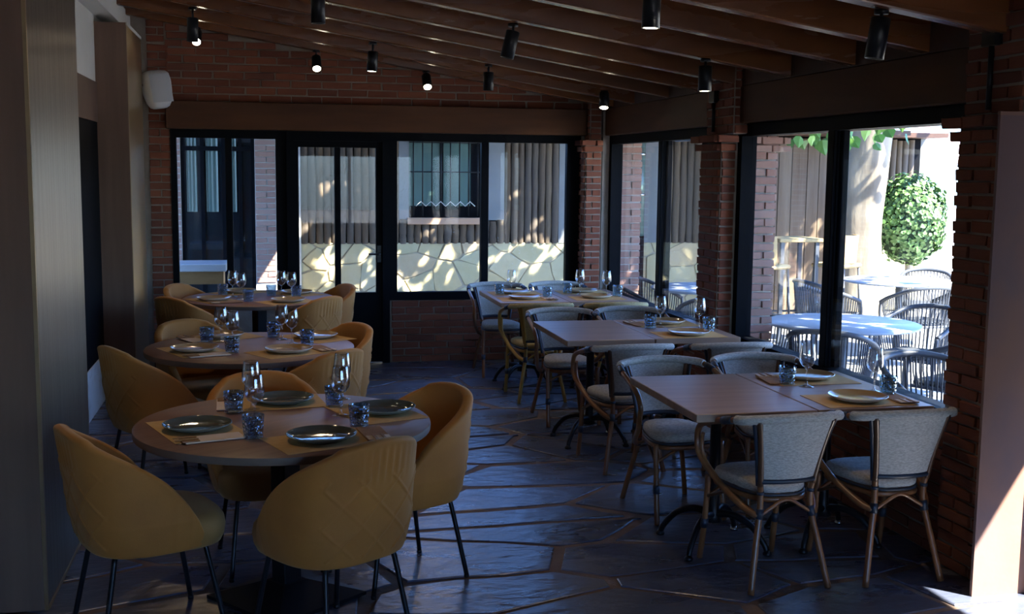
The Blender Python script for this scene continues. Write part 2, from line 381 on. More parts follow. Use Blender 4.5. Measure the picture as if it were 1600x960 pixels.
def shrink(poly, g, r, jit, maxlen=0.22):
    n = len(poly); area = sum(poly[i][0] * poly[(i + 1) % n][1] - poly[(i + 1) % n][0] * poly[i][1] for i in range(n)) / 2
    if area < 0: poly = poly[::-1]; area = -area
    if area < 0.006: return None
    L = []
    for i in range(n):
        A = Vector(poly[i]); B = Vector(poly[(i + 1) % n]); d = B - A
        if d.length < 1e-4: continue
        d.normalize(); nn = Vector((-d.y, d.x)); gg = g * r.uniform(0.6, 1.7)
        L.append((A + nn * gg, d))
    pts = []
    for i in range(len(L)):
        (p, d), (q, e) = L[i - 1], L[i]
        den = d.x * e.y - d.y * e.x
        if abs(den) < 1e-4: pts.append(q); continue
        t = ((q.x - p.x) * e.y - (q.y - p.y) * e.x) / den; pts.append(p + d * t)
    c = Vector((sum(p.x for p in pts) / len(pts), sum(p.y for p in pts) / len(pts)))
    a2 = sum(pts[i].x * pts[(i + 1) % len(pts)].y - pts[(i + 1) % len(pts)].x * pts[i].y for i in range(len(pts))) / 2
    if a2 < 0.004: return None
    out = []
    for i in range(len(pts)):
        A = pts[i]; B = pts[(i + 1) % len(pts)]; k = max(1, min(5, int((B - A).length / maxlen)))
        d = B - A
        nn = Vector((-d.y, d.x)); nn.normalize() if nn.length > 1e-6 else None
        for s in range(k):
            p = A + d * (s / k)
            if s == 0: p = p + (c - p) * r.uniform(0.0, 0.07)
            else: p = p + nn * r.uniform(-jit, jit)
            out.append((p.x, p.y))
    return out

fb = MB(); fb.box(-2.4, 3.5, -3.0, 10.9, -0.2, -0.007)
floor = struct(fb.build('floor', M['grout']), 'dark slate flagstone floor with brown mortar joints')
rf = random.Random(11)
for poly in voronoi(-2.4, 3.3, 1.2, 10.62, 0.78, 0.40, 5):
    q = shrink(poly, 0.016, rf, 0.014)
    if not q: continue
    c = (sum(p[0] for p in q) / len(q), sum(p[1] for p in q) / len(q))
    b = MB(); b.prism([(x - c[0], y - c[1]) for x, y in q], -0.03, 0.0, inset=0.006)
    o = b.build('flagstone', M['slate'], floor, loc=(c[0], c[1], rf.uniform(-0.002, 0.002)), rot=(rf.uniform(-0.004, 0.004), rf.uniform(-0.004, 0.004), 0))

# ------------------------------------------------------------------ bricks
BR = []
for i in range(6):
    r = random.Random(100 + i); b = MB(); b.box(-0.5, 0.5, -0.5, 0.5, -0.5, 0.5, ch=0.035)
    b.v = [(x + r.uniform(-0.02, 0.02), y + r.uniform(-0.05, 0.05), z + r.uniform(-0.05, 0.05)) for x, y, z in b.v]
    BR.append(b)
BRM = {k: [b.mesh('brick', M[k]) for b in BR] for k in ('brick', 'brick_pale')}
rb = random.Random(3)
def face_bricks(parent, p0, ang, ulen, z0, z1, course, blen, proud=0.012, depth=0.09, key='brick', joint=0.012, ok=None, jit=0.004, off0=0):
    """p0: (x,y) where the face starts; ang: direction the face runs along (its outward side is to the right of it)."""
    ux, uy = math.cos(ang), math.sin(ang); nx, ny = uy, -ux
    n = int(round((z1 - z0) / course)); course = (z1 - z0) / n
    for j in range(n):
        zc = z0 + (j + 0.5) * course
        s = -(blen * 0.5 if (j + off0) % 2 else 0.0) + rb.uniform(-0.01, 0.01) * (1 if ulen > 0.6 else 0)
        while s < ulen - 0.02:
            a = max(s, 0.0); e = min(s + blen, ulen); s += blen
            if e - a < 0.04: continue
            if e > ulen - 0.045: e = ulen; s = ulen
            um = (a + e) / 2; L = e - a - joint
            if ok and not ok(um, zc): continue
            pr = proud + rb.uniform(-jit, jit); dj = -depth / 2 + pr
            obj('brick', rb.choice(BRM[key]), parent, loc=(p0[0] + ux * um + nx * dj, p0[1] + uy * um + ny * dj, zc + rb.uniform(-0.002, 0.002)),
                rot=(rb.uniform(-0.01, 0.01), rb.uniform(-0.01, 0.01), ang + rb.uniform(-0.006, 0.006)), scale=(L + rb.uniform(-0.004, 0.004), depth, course - joint + rb.uniform(-0.003, 0.003)))

def zc(x): return 2.39 + 0.157 * (3.11 - x)      # underside of the rafters

# back wall
wbk = MB()
wbk.box(-1.30, -0.80, 10.6, 10.9, 0, 3.6)
wbk.box(-0.80, 3.5, 10.6, 10.9, 2.13, 3.6)
wbk.box(-0.80, 0.20, 10.6, 10.9, 0, 0.585)
wbk.box(1.127, 3.5, 10.6, 10.9, 0, 0.585)
wbk.box(2.93, 3.5, 10.6, 10.9, 0.585, 2.13)
wall_back = struct(wbk.build('wall_back', M['mortar']), 'back wall of red brick with dark mortar around windows and door')
face_bricks(wall_back, (-0.985, 10.6), 0, 0.185, 0, 2.86, 0.0665, 0.2)
face_bricks(wall_back, (-0.83, 10.6), 0, 3.9, 2.374, 3.17, 0.0665, 0.27, ok=lambda u, z: z < zc(-0.83 + u) + 0.03)
face_bricks(wall_back, (-0.99, 10.6), 0, 0.16, 2.87, 3.2, 0.0665, 0.2)
face_bricks(wall_back, (1.14, 10.6), 0, 1.9, 0, 0.583, 0.0648, 0.27)
bb = MB(); bb.box(-0.83, 3.02, 10.5, 10.6, 2.13, 2.374, ch=0.006)
struct(bb.build('trim_1', M['beam']), 'dark brown timber beam above the back windows and door')

# right wall
wr = MB()
wr.box(3.10, 3.36, 4.62, 7.44, 0, 0.585); wr.box(3.10, 3.36, 7.82, 10.6, 0, 0.585)
wr.box(3.24, 3.5, 4.25, 10.9, 2.13, 2.62)
wr.box(3.24, 3.5, 1.9, 2.5, 0, 2.5); wr.box(3.24, 3.5, -3.0, -2.6, 0, 2.5); wr.box(3.24, 3.5, -2.6, 1.9, 0, 0.585); wr.box(3.24, 3.5, -2.6, 1.9, 2.13, 2.5); wr.box(3.24, 3.5, 2.5, 4.25, 2.2, 2.5)
wall_right = struct(wr.build('wall_right', M['mortar']), 'window side wall with low brick parapet and timber header')
face_bricks(wall_right, (3.10, 7.44), -PI / 2, 2.82, 0, 0.583, 0.0583, 0.26)
face_bricks(wall_right, (3.10, 10.6), -PI / 2, 2.78, 0, 0.583, 0.0583, 0.26)
def beam_y(name, y0, y1, label):
    b = MB(); b.box(3.13, 3.24, y0, y1, 2.13, 2.378, ch=0.006); struct(b.build(name, M['beam']), label)
beam_y('trim_2', 4.66, 7.30, 'dark timber beam above the near sliding window')
beam_y('trim_3', 7.80, 10.42, 'brown timber beam above the far side window')
b = MB(); b.box(3.135, 3.24, 4.28, 10.5, 2.38, 2.62); struct(b.build('trim_4', M['boards']), 'dark wall plate under the rafter ends')

def pillar(name, label, x0, x1, y0, y1, zt, upper, c=0.058, near_cap=True):
    core = MB(); core.box(x0, x1, y0, y1, 0, zt)
    ux0, ux1, uy0, uy1 = upper
    core.box(ux0, ux1, uy0, uy1, zt, 2.62)
    o = struct(core.build(name, M['mortar']), label)
    face_bricks(o, (x0, y1), -PI / 2, y1 - y0, 0, zt - 2 * c, c, 0.25, jit=0.006)
    face_bricks(o, (x0, y0), 0, x1 - x0, 0, zt - 2 * c, c, 0.13, jit=0.006)
    for k, e in ((2, 0.025), (1, 0.055)):
        face_bricks(o, (x0 - e, y1 + e), -PI / 2, y1 - y0 + (2 * e if near_cap else e), zt - k * c, zt - (k - 1) * c, c, 0.16, depth=0.12)
        if near_cap: face_bricks(o, (x0 - e, y0 - e), 0, x1 - x0 + e, zt - k * c, zt - (k - 1) * c, c, 0.14, depth=0.12)
    face_bricks(o, (ux0, uy1), -PI / 2, uy1 - uy0, zt, 2.60, c, 0.2)
    face_bricks(o, (ux0, uy0), 0, ux1 - ux0, zt, 2.60, c, 0.13)
    return o
p1 = pillar('brick_pillar', 'red brick pillar with corbelled capital between the two side windows', 3.065, 3.17, 7.44, 7.80, 2.06, (3.09, 3.24, 7.30, 7.76))
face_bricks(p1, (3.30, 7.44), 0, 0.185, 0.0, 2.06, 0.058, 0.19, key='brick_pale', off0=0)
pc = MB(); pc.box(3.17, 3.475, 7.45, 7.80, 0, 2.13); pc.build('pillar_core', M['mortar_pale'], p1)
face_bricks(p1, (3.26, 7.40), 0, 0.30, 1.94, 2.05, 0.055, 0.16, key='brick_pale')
p2 = pillar('brick_pillar', 'dark red brick pillar beside the rust panel, toothed edge against daylight', 3.06, 3.24, 4.25, 4.66, 2.06, (3.08, 3.24, 4.25, 4.66), near_cap=False)
pc = MB(); pc.box(3.24, 3.40, 4.27, 4.64, 0, 2.13); pc.build('pillar_core', M['mortar'], p2)
p3 = pillar('brick_pillar', 'slim brick pillar in the far corner where the window walls meet', 2.945, 3.10, 10.42, 10.6, 2.09, (2.99, 3.10, 10.44, 10.6))
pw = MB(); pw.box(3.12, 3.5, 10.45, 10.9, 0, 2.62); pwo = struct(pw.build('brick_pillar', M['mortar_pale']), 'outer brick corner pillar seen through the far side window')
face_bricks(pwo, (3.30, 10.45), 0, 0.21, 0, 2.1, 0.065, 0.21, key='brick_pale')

# left wall, columns, niche
wl = MB()
wl.box(-1.6, -1.235, 4.9, 8.2, 2.43, 3.8); wl.box(-1.6, -1.235, 8.2, 10.6, 2.43, 3.8)
wl.box(-1.6, -1.235, 4.9, 6.4, 0.36, 2.43); wl.box(-1.6, -1.235, 9.22, 10.6, 0.36, 2.43)
wall_left = struct(wl.build('wall_left', M['plaster']), 'white plastered wall behind the wood columns')
b = MB(); b.box(-1.6, -1.225, 4.9, 10.6, 0, 0.36); b.build('lower_wall', M['plaster_stain'], wall_left, label='stained white lower wall')
b = MB(); b.box(-1.6, -1.22, 6.4, 9.24, 2.13, 2.425); b.build('lintel', M['lintel'], wall_left, label='brown lintel over the dark opening')
b = MB(); b.box(-1.62, -1.232, 6.4, 9.275, 0.36, 2.13); b.build('opening_shade_block', M['dark_void'], wall_left)  # solid block; the opening's shaded depth is put in as black colour
b = MB(); b.box(-1.6, -1.10, 4.9, 10.5, 2.93, 3.09); b.build('ceiling_girder', M['plaster'], wall_left, label='white girder along the top of the wall')
b = MB(); b.box(-2.5, -2.4, -3, 4.9, 0, 4.0); struct(b.build('wall_left_near', M['plaster']), 'white side wall nearer the entrance')
b = MB(); b.box(-2.4, 0.4, -3.1, -3.0, 0, 4.0); b.box(3.1, 3.5, -3.1, -3.0, 0, 4.0); b.box(0.4, 3.1, -3.1, -3.0, 0, 0.585); b.box(0.4, 3.1, -3.1, -3.0, 2.13, 4.0); struct(b.build('wall_front', M['shell_wall']), 'plain wall at the entrance end of the room')

col1 = thing('wood_column', 'wide brown wood column with brushed grey side nearest the front table', 'column', (-0.885, 4.78, 0))
b = MB(); b.box(-1.5, -0.004, 0.0, 1.24, 0, 3.6); b.build('core', M['panel_wood'], col1)
b = MB(); b.box(-0.004, 0.0, 0.012, 1.24, 0.012, 3.6); b.build('side_panel', M['brushed'], col1, label='brushed grey side panel with vertical grain')
b = MB(); b.box(-0.003, 0.006, 0.012, 1.24, 0, 0.014); b.build('base_strip', M['brass'], col1)
b = MB(); b.box(-0.012, 0.003, -0.004, 0.012, 0, 3.6); b.build('edge_strip', M['brass'], col1)
col2 = thing('wood_column', 'slim brown wood column below the white loudspeaker', 'column', (-1.0, 9.28, 0))
b = MB(); b.box(-0.235, -0.004, 0.0, 1.05, 0, 2.88); b.build('core', M['panel_wood'], col2)
b = MB(); b.box(-0.004, 0.0, 0.01, 1.05, 0, 2.86); b.build('side_panel', M['brass'], col2, label='pale brass side panel')
b = MB(); b.box(-0.006, 0.004, 0.0, 1.05, 2.86, 2.885); b.build('edge_strip', M['plaster'], col2)

# ceiling
cb = MB()
x0, x1 = -2.5, 4.06
pl = [(x0, zc(x0) + 0.2), (x1, zc(x1) + 0.2), (x1, zc(x1) + 0.3), (x0, zc(x0) + 0.3)]
cb.add([(x, y, z) for y in (-3.1, 11.0) for x, z in pl], [(0, 1, 2, 3), (7, 6, 5, 4), (0, 4, 5, 1), (1, 5, 6, 2), (2, 6, 7, 3), (3, 7, 4, 0)])
ceiling = struct(cb.build('ceiling', M['boards']), 'sloping dark board ceiling carried on red-brown rafters')
rm = MB()
xa, xb = -2.45, 3.24; n = 18
rows = []
for i in range(n + 1):
    x = xa + (xb - xa) * i / n; z = zc(x)
    rows.append([(x, -0.045, z + 0.006), (x, -0.039, z), (x, 0.039, z), (x, 0.045, z + 0.006), (x, 0.045, z + 0.2), (x, -0.045, z + 0.2)])
rm.grid(rows, smooth=False, closed=True)
rmesh = rm.mesh('rafter', M['rafter'])
for y in (-1.9, -1.2, -0.5, 0.2, 0.9, 1.6, 2.3, 3.0, 3.72, 4.43, 5.12, 5.83, 6.60, 7.34, 8.02, 8.77, 9.62, 10.22):
    obj('rafter', rmesh, ceiling, loc=(0, y, 0), rot=(0, 0, rnd.uniform(-0.004, 0.004)))
b = MB(); b.box(3.24, 4.08, -3.1, 11.0, 2.20, 2.30); b.box(4.04, 4.10, -3.1, 11.0, 2.10, 2.40)
struct(b.build('trim_5', M['boards']), 'roof eave overhanging the terrace side')

# ------------------------------------------------------------------ windows and door
def win_x(name, label, x0, x1, z0, z1, gx, gz, y, d=0.07):
    """window in the back wall: gx = list of glass intervals"""
    f = MB(); f.box(x0, x1, y - d / 2, y + d / 2, gz[1], z1); f.box(x0, x1, y - d / 2, y + d / 2, z0, gz[0])
    f.box(x0, gx[0][0], y - d / 2, y + d / 2, gz[0], gz[1]); f.box(gx[-1][1], x1, y - d / 2, y + d / 2, gz[0], gz[1])
    o = struct(f.build(name, M['frame']), label)
    for (a, b_), (c, e) in zip(gx, gx[1:]):
        m = MB(); m.box(b_, c, y - d / 2 - 0.01, y + d / 2, gz[0], gz[1], ch=0.004); m.build('mullion', M['frame'], o)
    for a, b_ in gx:
        m = MB(); m.box(a, b_, y - 0.003, y + 0.003, gz[0], gz[1]); m.build('pane', M['glass'], o)
    return o
win_x('window_1', 'black framed two pane window at the dark end of the back wall', -0.80, 0.20, 0.585, 2.13, [(-0.75, -0.335), (-0.275, 0.105)], (0.64, 2.055), 10.62)
win_x('window_2', 'black framed two pane window facing the stone and log wall', 1.127, 2.945, 0.585, 2.13, [(1.198, 1.985), (2.055, 2.81)], (0.66, 2.055), 10.62)
df = MB(); df.box(0.20, 0.262, 10.56, 10.68, 0, 2.13); df.box(1.062, 1.127, 10.56, 10.68, 0, 2.13); df.box(0.262, 1.062, 10.56, 10.68, 2.045, 2.13)
door = struct(df.build('door_1', M['frame']), 'black metal glazed door in the back wall')
lf = MB(); lf.box(0.262, 0.307, 10.59, 10.65, 0.01, 2.045); lf.box(1.004, 1.062, 10.59, 10.65, 0.01, 2.045)
lf.box(0.307, 1.004, 10.59, 10.65, 1.988, 2.045); lf.box(0.307, 1.004, 10.59, 10.65, 0.01, 0.66)
leaf = lf.build('door_leaf', M['frame'], door)
m = MB(); m.box(0.628, 0.682, 10.585, 10.655, 0.66, 1.988, ch=0.004); m.build('mullion', M['frame'], leaf)
for a, c in ((0.307, 0.628), (0.682, 1.004)):
    m = MB(); m.box(a, c, 10.617, 10.623, 0.66, 1.988); m.build('pane', M['glass'], leaf)
m = MB(); m.tube(spline([(1.03, 10.59, 1.02), (1.03, 10.54, 1.02), (0.93, 10.535, 1.02)], 4), 0.009, 8); m.build('handle', M['black'], leaf)
m = MB(); m.box(1.01, 1.05, 10.575, 10.59, 0.94, 1.10, ch=0.003); m.build('lock_plate', M['black'], leaf)

def win_y(name, label, y0, y1, z0, z1, gy, gz, x, d=0.11):
    f = MB(); f.box(x - d / 2, x + d / 2, y0, y1, gz[1], z1); f.box(x - d / 2, x + d / 2, y0, y1, z0, gz[0])
    f.box(x - d / 2, x + d / 2, y0, gy[0][0], gz[0], gz[1]); f.box(x - d / 2, x + d / 2, gy[-1][1], y1, gz[0], gz[1])
    o = struct(f.build(name, M['frame']), label)
    for (a, b_), (c, e) in zip(gy, gy[1:]):
        m = MB(); m.box(x - d / 2 + 0.01, x - 0.004, b_, c, gz[0], gz[1], ch=0.004); m.box(x + 0.004, x + d / 2 - 0.01, b_ - 0.02, c - 0.02, gz[0], gz[1], ch=0.004); m.build('mullion', M['frame'], o)
    for k, (a, b_) in enumerate(gy):
        xx = x - 0.022 + 0.044 * k
        m = MB(); m.box(xx - 0.003, xx + 0.003, a, b_, gz[0], gz[1]); m.build('pane', M['glass'], o)
    return o
win_y('window_3', 'far side window of two sliding panes beyond the brick pillar', 7.82, 10.45, 0.585, 2.13, [(7.88, 9.02), (9.10, 10.38)], (0.665, 2.052), 3.24)
win_y('window_4', 'near side window of two sliding panes overlooking the terrace', 4.64, 7.44, 0.585, 2.13, [(4.64, 6.09), (6.17, 7.37)], (0.672, 2.046), 3.24)

win_y('window_5', 'sliding window behind the viewer on the terrace side', -2.6, 1.9, 0.585, 2.13, [(-2.54, -0.4), (-0.32, 1.84)], (0.66, 2.05), 3.30)
win_x('window_6', 'wide two pane window at the entrance end of the room', 0.4, 3.1, 0.585, 2.13, [(0.46, 1.72), (1.78, 3.04)], (0.66, 2.05), -3.05)

# rust panel beside the entrance
rp = thing('entrance_panel', 'rust-brown metal panel beside the brick pillar with a sunlit triangle', 'panel', (2.944, 4.222, 0))
b = MB(); b.box(0, 0.256, -0.012, 0.005, 0.0, 2.045); b.build('sheet', M['rust'], rp)
b = MB(); b.box(-0.003, 0.29, -0.015, 0.005, 2.045, 2.06); b.build('top_trim', M['rust'], rp)
b = MB(); b.box(0.256, 0.29, -0.05, 0.005, 0.0, 2.15); b.build('jamb_post', M['rust'], rp)

# conduits on the pillars
def conduit(x, y, zt, zb, label):
    t = thing('cable_conduit', label, 'conduit', (x, y, zb))
    b = MB(); b.tube([(0, 0, 0), (0, 0, zt - zb - 0.06)], 0.012, 8); b.build('pipe', M['black'], t)
    b = MB(); b.box(-0.02, 0.02, -0.05, 0.05, zt - zb - 0.08, zt - zb, ch=0.004); b.build('junction_box', M['black'], t)
conduit(3.055, 4.46, 2.43, 2.08, 'black cable conduit above the rust panel on the near pillar')
conduit(3.065, 7.60, 2.36, 2.08, 'black cable conduit above the capital of the middle pillar')

# ------------------------------------------------------------------ velvet chair
def velvet_proto():
    t = thing('velvet_chair', '', 'chair', group='mustard velvet chairs at the round tables')
    S = 0.66; NS = 250
    a, bq = 0.272, 0.262
    # plan curve by arc length
    path = []
    for i in range(2001):
        u = i / 2000
        ph = -1.0 + 2 * u
        an = ph * math.radians(90)
        if abs(ph) <= 1: pass
        path.append((a * math.copysign(abs(math.sin(an)) ** 0.70, math.sin(an)), -bq * abs(math.cos(an)) ** 0.70))
    arc = [(-a + 0.012, 0.20)]; pts = [(-a + 0.02, 0.145), (-a + 0.006, 0.09), (-a, 0.03)] + path + [(a, 0.03), (a - 0.006, 0.09), (a - 0.02, 0.145)]
    cum = [0]
    for p, q in zip(pts, pts[1:]): cum.append(cum[-1] + math.dist(p, q))
    tot = cum[-1]; half = tot / 2
    def plan(s):
        L = s + half; import bisect
        k = min(max(bisect.bisect(cum, L) - 1, 0), len(pts) - 2); f = (L - cum[k]) / max(cum[k + 1] - cum[k], 1e-9)
        return pts[k][0] + (pts[k + 1][0] - pts[k][0]) * f, pts[k][1] + (pts[k + 1][1] - pts[k][1]) * f
    def top(s):
        q = abs(s); u = min(max((q - 0.17) / (half - 0.17), 0), 1)
        v = 0.66 * u ** 1.2 + 0.34 * u ** 4
        return 0.832 - 0.372 * v - 0.03 * (min(q, 0.2) / 0.2) ** 2
    zb = 0.365
    def outer(s, z, extra=0.0):
        x, y = plan(s)
        k = (z - zb) / 0.47
        f = 0.90 + 0.10 * min(1, max(0, k / 0.25)) ** 0.6 + 0.015 * k
        yy = y * f - 0.055 * max(0, k) ** 1.3 * max(0, -y / bq)
        # outward normal
        e = 1e-3; xa_, ya_ = plan(s - e); xb_, yb_ = plan(s + e); nx, ny = (yb_ - ya_), -(xb_ - xa_); L = math.hypot(nx, ny) or 1
        return (x * f + nx / L * extra, yy + ny / L * extra, z)
    def quilt(s, z):
        if abs(s) > 0.235 or z < zb + 0.03 or z > 0.70: 
            d = 0
        else:
            P = 0.15; p, q = (s + z) % P, (s - z) % P
            m_ = min(p, P - p, q, P - q); d = 0.0052 * math.exp(-(m_ / 0.0048) ** 2)
            d *= min(1, (0.235 - abs(s)) / 0.03 + 0.3) 
        if abs(s) < 0.16 and 0.66 < z < 0.815: d += 0.0035 * math.sin(s * 190) * math.sin((z - 0.66) / 0.155 * PI) * math.exp(-(s / 0.1) ** 2)
        return d
    SS = [-half + tot * i / NS for i in range(NS + 1)]
    rows = []
    NZ = 78
    rows.append([(lambda p: (p[0] * 0.86, p[1] * 0.86, zb - 0.012))(outer(s, zb)) for s in SS])
    for j in range(NZ + 1):
        rows.append([outer(s, zb + (top(s) - 0.012 - zb) * j / NZ, quilt(s, zb + (top(s) - 0.012 - zb) * j / NZ)) for s in SS])
    th = 0.048
    for k in range(1, 8):
        an = PI * k / 8
        rows.append([outer(s, top(s) - 0.012 + 0.016 * math.sin(an), -th / 2 + th / 2 * math.cos(an)) for s in SS])
    for j in range(0, 13):
        rows.append([outer(s, (top(s) - 0.012) + (0.40 - top(s) + 0.012) * j / 12, -th) for s in SS])
    b = MB(); b.grid(rows); 
    n = len(SS); nr = len(rows)
    for col in (0, n - 1):
        ring = [r[col] for r in rows]; b.add(ring, [tuple(range(len(ring)))])
    b.add(rows[0], [tuple(range(n))])
    b.build('shell', M['velvet'], t)
    # seat
    seat = []
    def ring(sc, z, yo=0.0):
        out = []
        for i in range(40):
            an = 2 * PI * i / 40; cx_, sy_ = math.cos(an), math.sin(an)
            x = 0.242 * math.copysign(abs(cx_) ** 0.6, cx_) * sc; y = 0.235 * math.copysign(abs(sy_) ** 0.6, sy_) * sc + 0.035 + yo
            out.append((x, y, z))
        return out
    R_ = [ring(0.86, 0.352), ring(0.95, 0.358), ring(1.0, 0.385), ring(1.02, 0.42), ring(1.0, 0.450), ring(0.95, 0.468), ring(0.86, 0.478), ring(0.6, 0.483), ring(0.25, 0.484)]
    b = MB(); b.grid(R_, closed=True); b.add(R_[-1], [tuple(range(40))]); b.add(R_[0], [tuple(range(40))])
    b.build('seat', M['velvet_seat'], t)
    for sx in (-1, 1):
        for (ty, by) in ((-0.17, -0.235), (0.17, 0.235)):
            b = MB(); b.tube(spline([(sx * 0.12, ty * 0.9, 0.357), (sx * 0.155, ty, 0.35), (sx * 0.168, ty + (by - ty) * 0.2, 0.29), (sx * 0.2, by, 0.012)], 5), 0.0105, 10)
            b.tube([(sx * 0.2, by, 0.0), (sx * 0.2, by, 0.014)], 0.012, 10); b.build('leg', M['black'], t)
    return t
RT = [(0.07, 4.75), (-0.09, 6.83), (-0.05, 9.42)]
VC = [  # table, angle, distance, label
    (0, 20, 0.52, 'mustard velvet chair facing the front round table from the open aisle'),
    (0, 98, 0.48, 'mustard velvet chair on the far side of the front round table'),
    (0, 203, 0.58, 'mustard velvet chair between the front round table and the wide column'),
    (0, 289, 0.50, 'mustard velvet chair with quilted back turned to us at the front round table'),
    (1, 28, 0.46, 'mustard velvet chair on the aisle side of the middle round table'),
    (1, 123, 0.50, 'mustard velvet chair at far wall side of the middle round table'),
    (1, 210, 0.56, 'mustard velvet chair beside the lower wall at the middle round table'),
    (1, 300, 0.58, 'mustard velvet chair in front of the middle round table, aisle side'),
    (2, 18, 0.48, 'mustard velvet chair nearest the glazed door at the rear round table'),
    (2, 150, 0.50, 'mustard velvet chair by the dark window behind the rear round table'),
    (2, 222, 0.60, 'mustard velvet chair beside the slim column at the rear round table'),
    (2, 302, 0.58, 'mustard velvet chair in front of the rear round table, aisle side'),
]
TW = {(0, 289): 15, (1, 300): 14, (2, 302): 14, (0, 20): 4}
vp = velvet_proto(); used = False
for ti, ang, dist, lab in VC:
    o = vp if not used else copy_tree(vp)
    used = True
    a = math.radians(ang)
    put(o, lab, (RT[ti][0] + dist * math.cos(a), RT[ti][1] + dist * math.sin(a), 0.003), a + PI / 2 + math.radians(TW.get((ti, ang), 0)))

# ------------------------------------------------------------------ round tables
def round_table():
    t = thing('round_table', '', 'table', group='round dining tables')
    b = MB(); b.lathe([(0, 0.72), (0.600, 0.72), (0.602, 0.722)], 72); b.lathe([(0.602, 0.749), (0.598, 0.752), (0, 0.752)], 72); b.build('tabletop', M['laminate'], t)
    b = MB(); b.lathe([(0.602, 0.722), (0.6035, 0.7355), (0.602, 0.749)], 72); b.build('edge_band', M['lam_edge'], t)
    b = MB(); b.box(-0.045, 0.045, -0.045, 0.045, 0.06, 0.70, ch=0.006); b.build('column', M['black'], t)
    b = MB(); b.box(-0.22, 0.22, -0.22, 0.22, 0.70, 0.72, ch=0.004); b.build('top_plate', M['black'], t)
    b = MB(); q = 0.235; w = 0.06
    b.add([(-q, -q, 0.0), (q, -q, 0), (q, q, 0), (-q, q, 0), (-q, -q, 0.014), (q, -q, 0.014), (q, q, 0.014), (-q, q, 0.014), (-w, -w, 0.075), (w, -w, 0.075), (w, w, 0.075), (-w, w, 0.075)],
          [(3, 2, 1, 0)] + [(i, (i + 1) % 4, 4 + (i + 1) % 4, 4 + i) for i in range(4)] + [(4 + i, 4 + (i + 1) % 4, 8 + (i + 1) % 4, 8 + i) for i in range(4)] + [(8, 9, 10, 11)])
    b.build('base', M['black'], t)
    return t
rtp = round_table()
for i, lab in enumerate(('front round brown wood table on black pyramid base', 'middle round brown wood table of the row along the wall', 'rear round brown wood table near the dark window')):
    o = rtp if i == 0 else copy_tree(rtp)
    put(o, lab, (*RT[i], 0.003), math.radians((38, 20, 30)[i]))

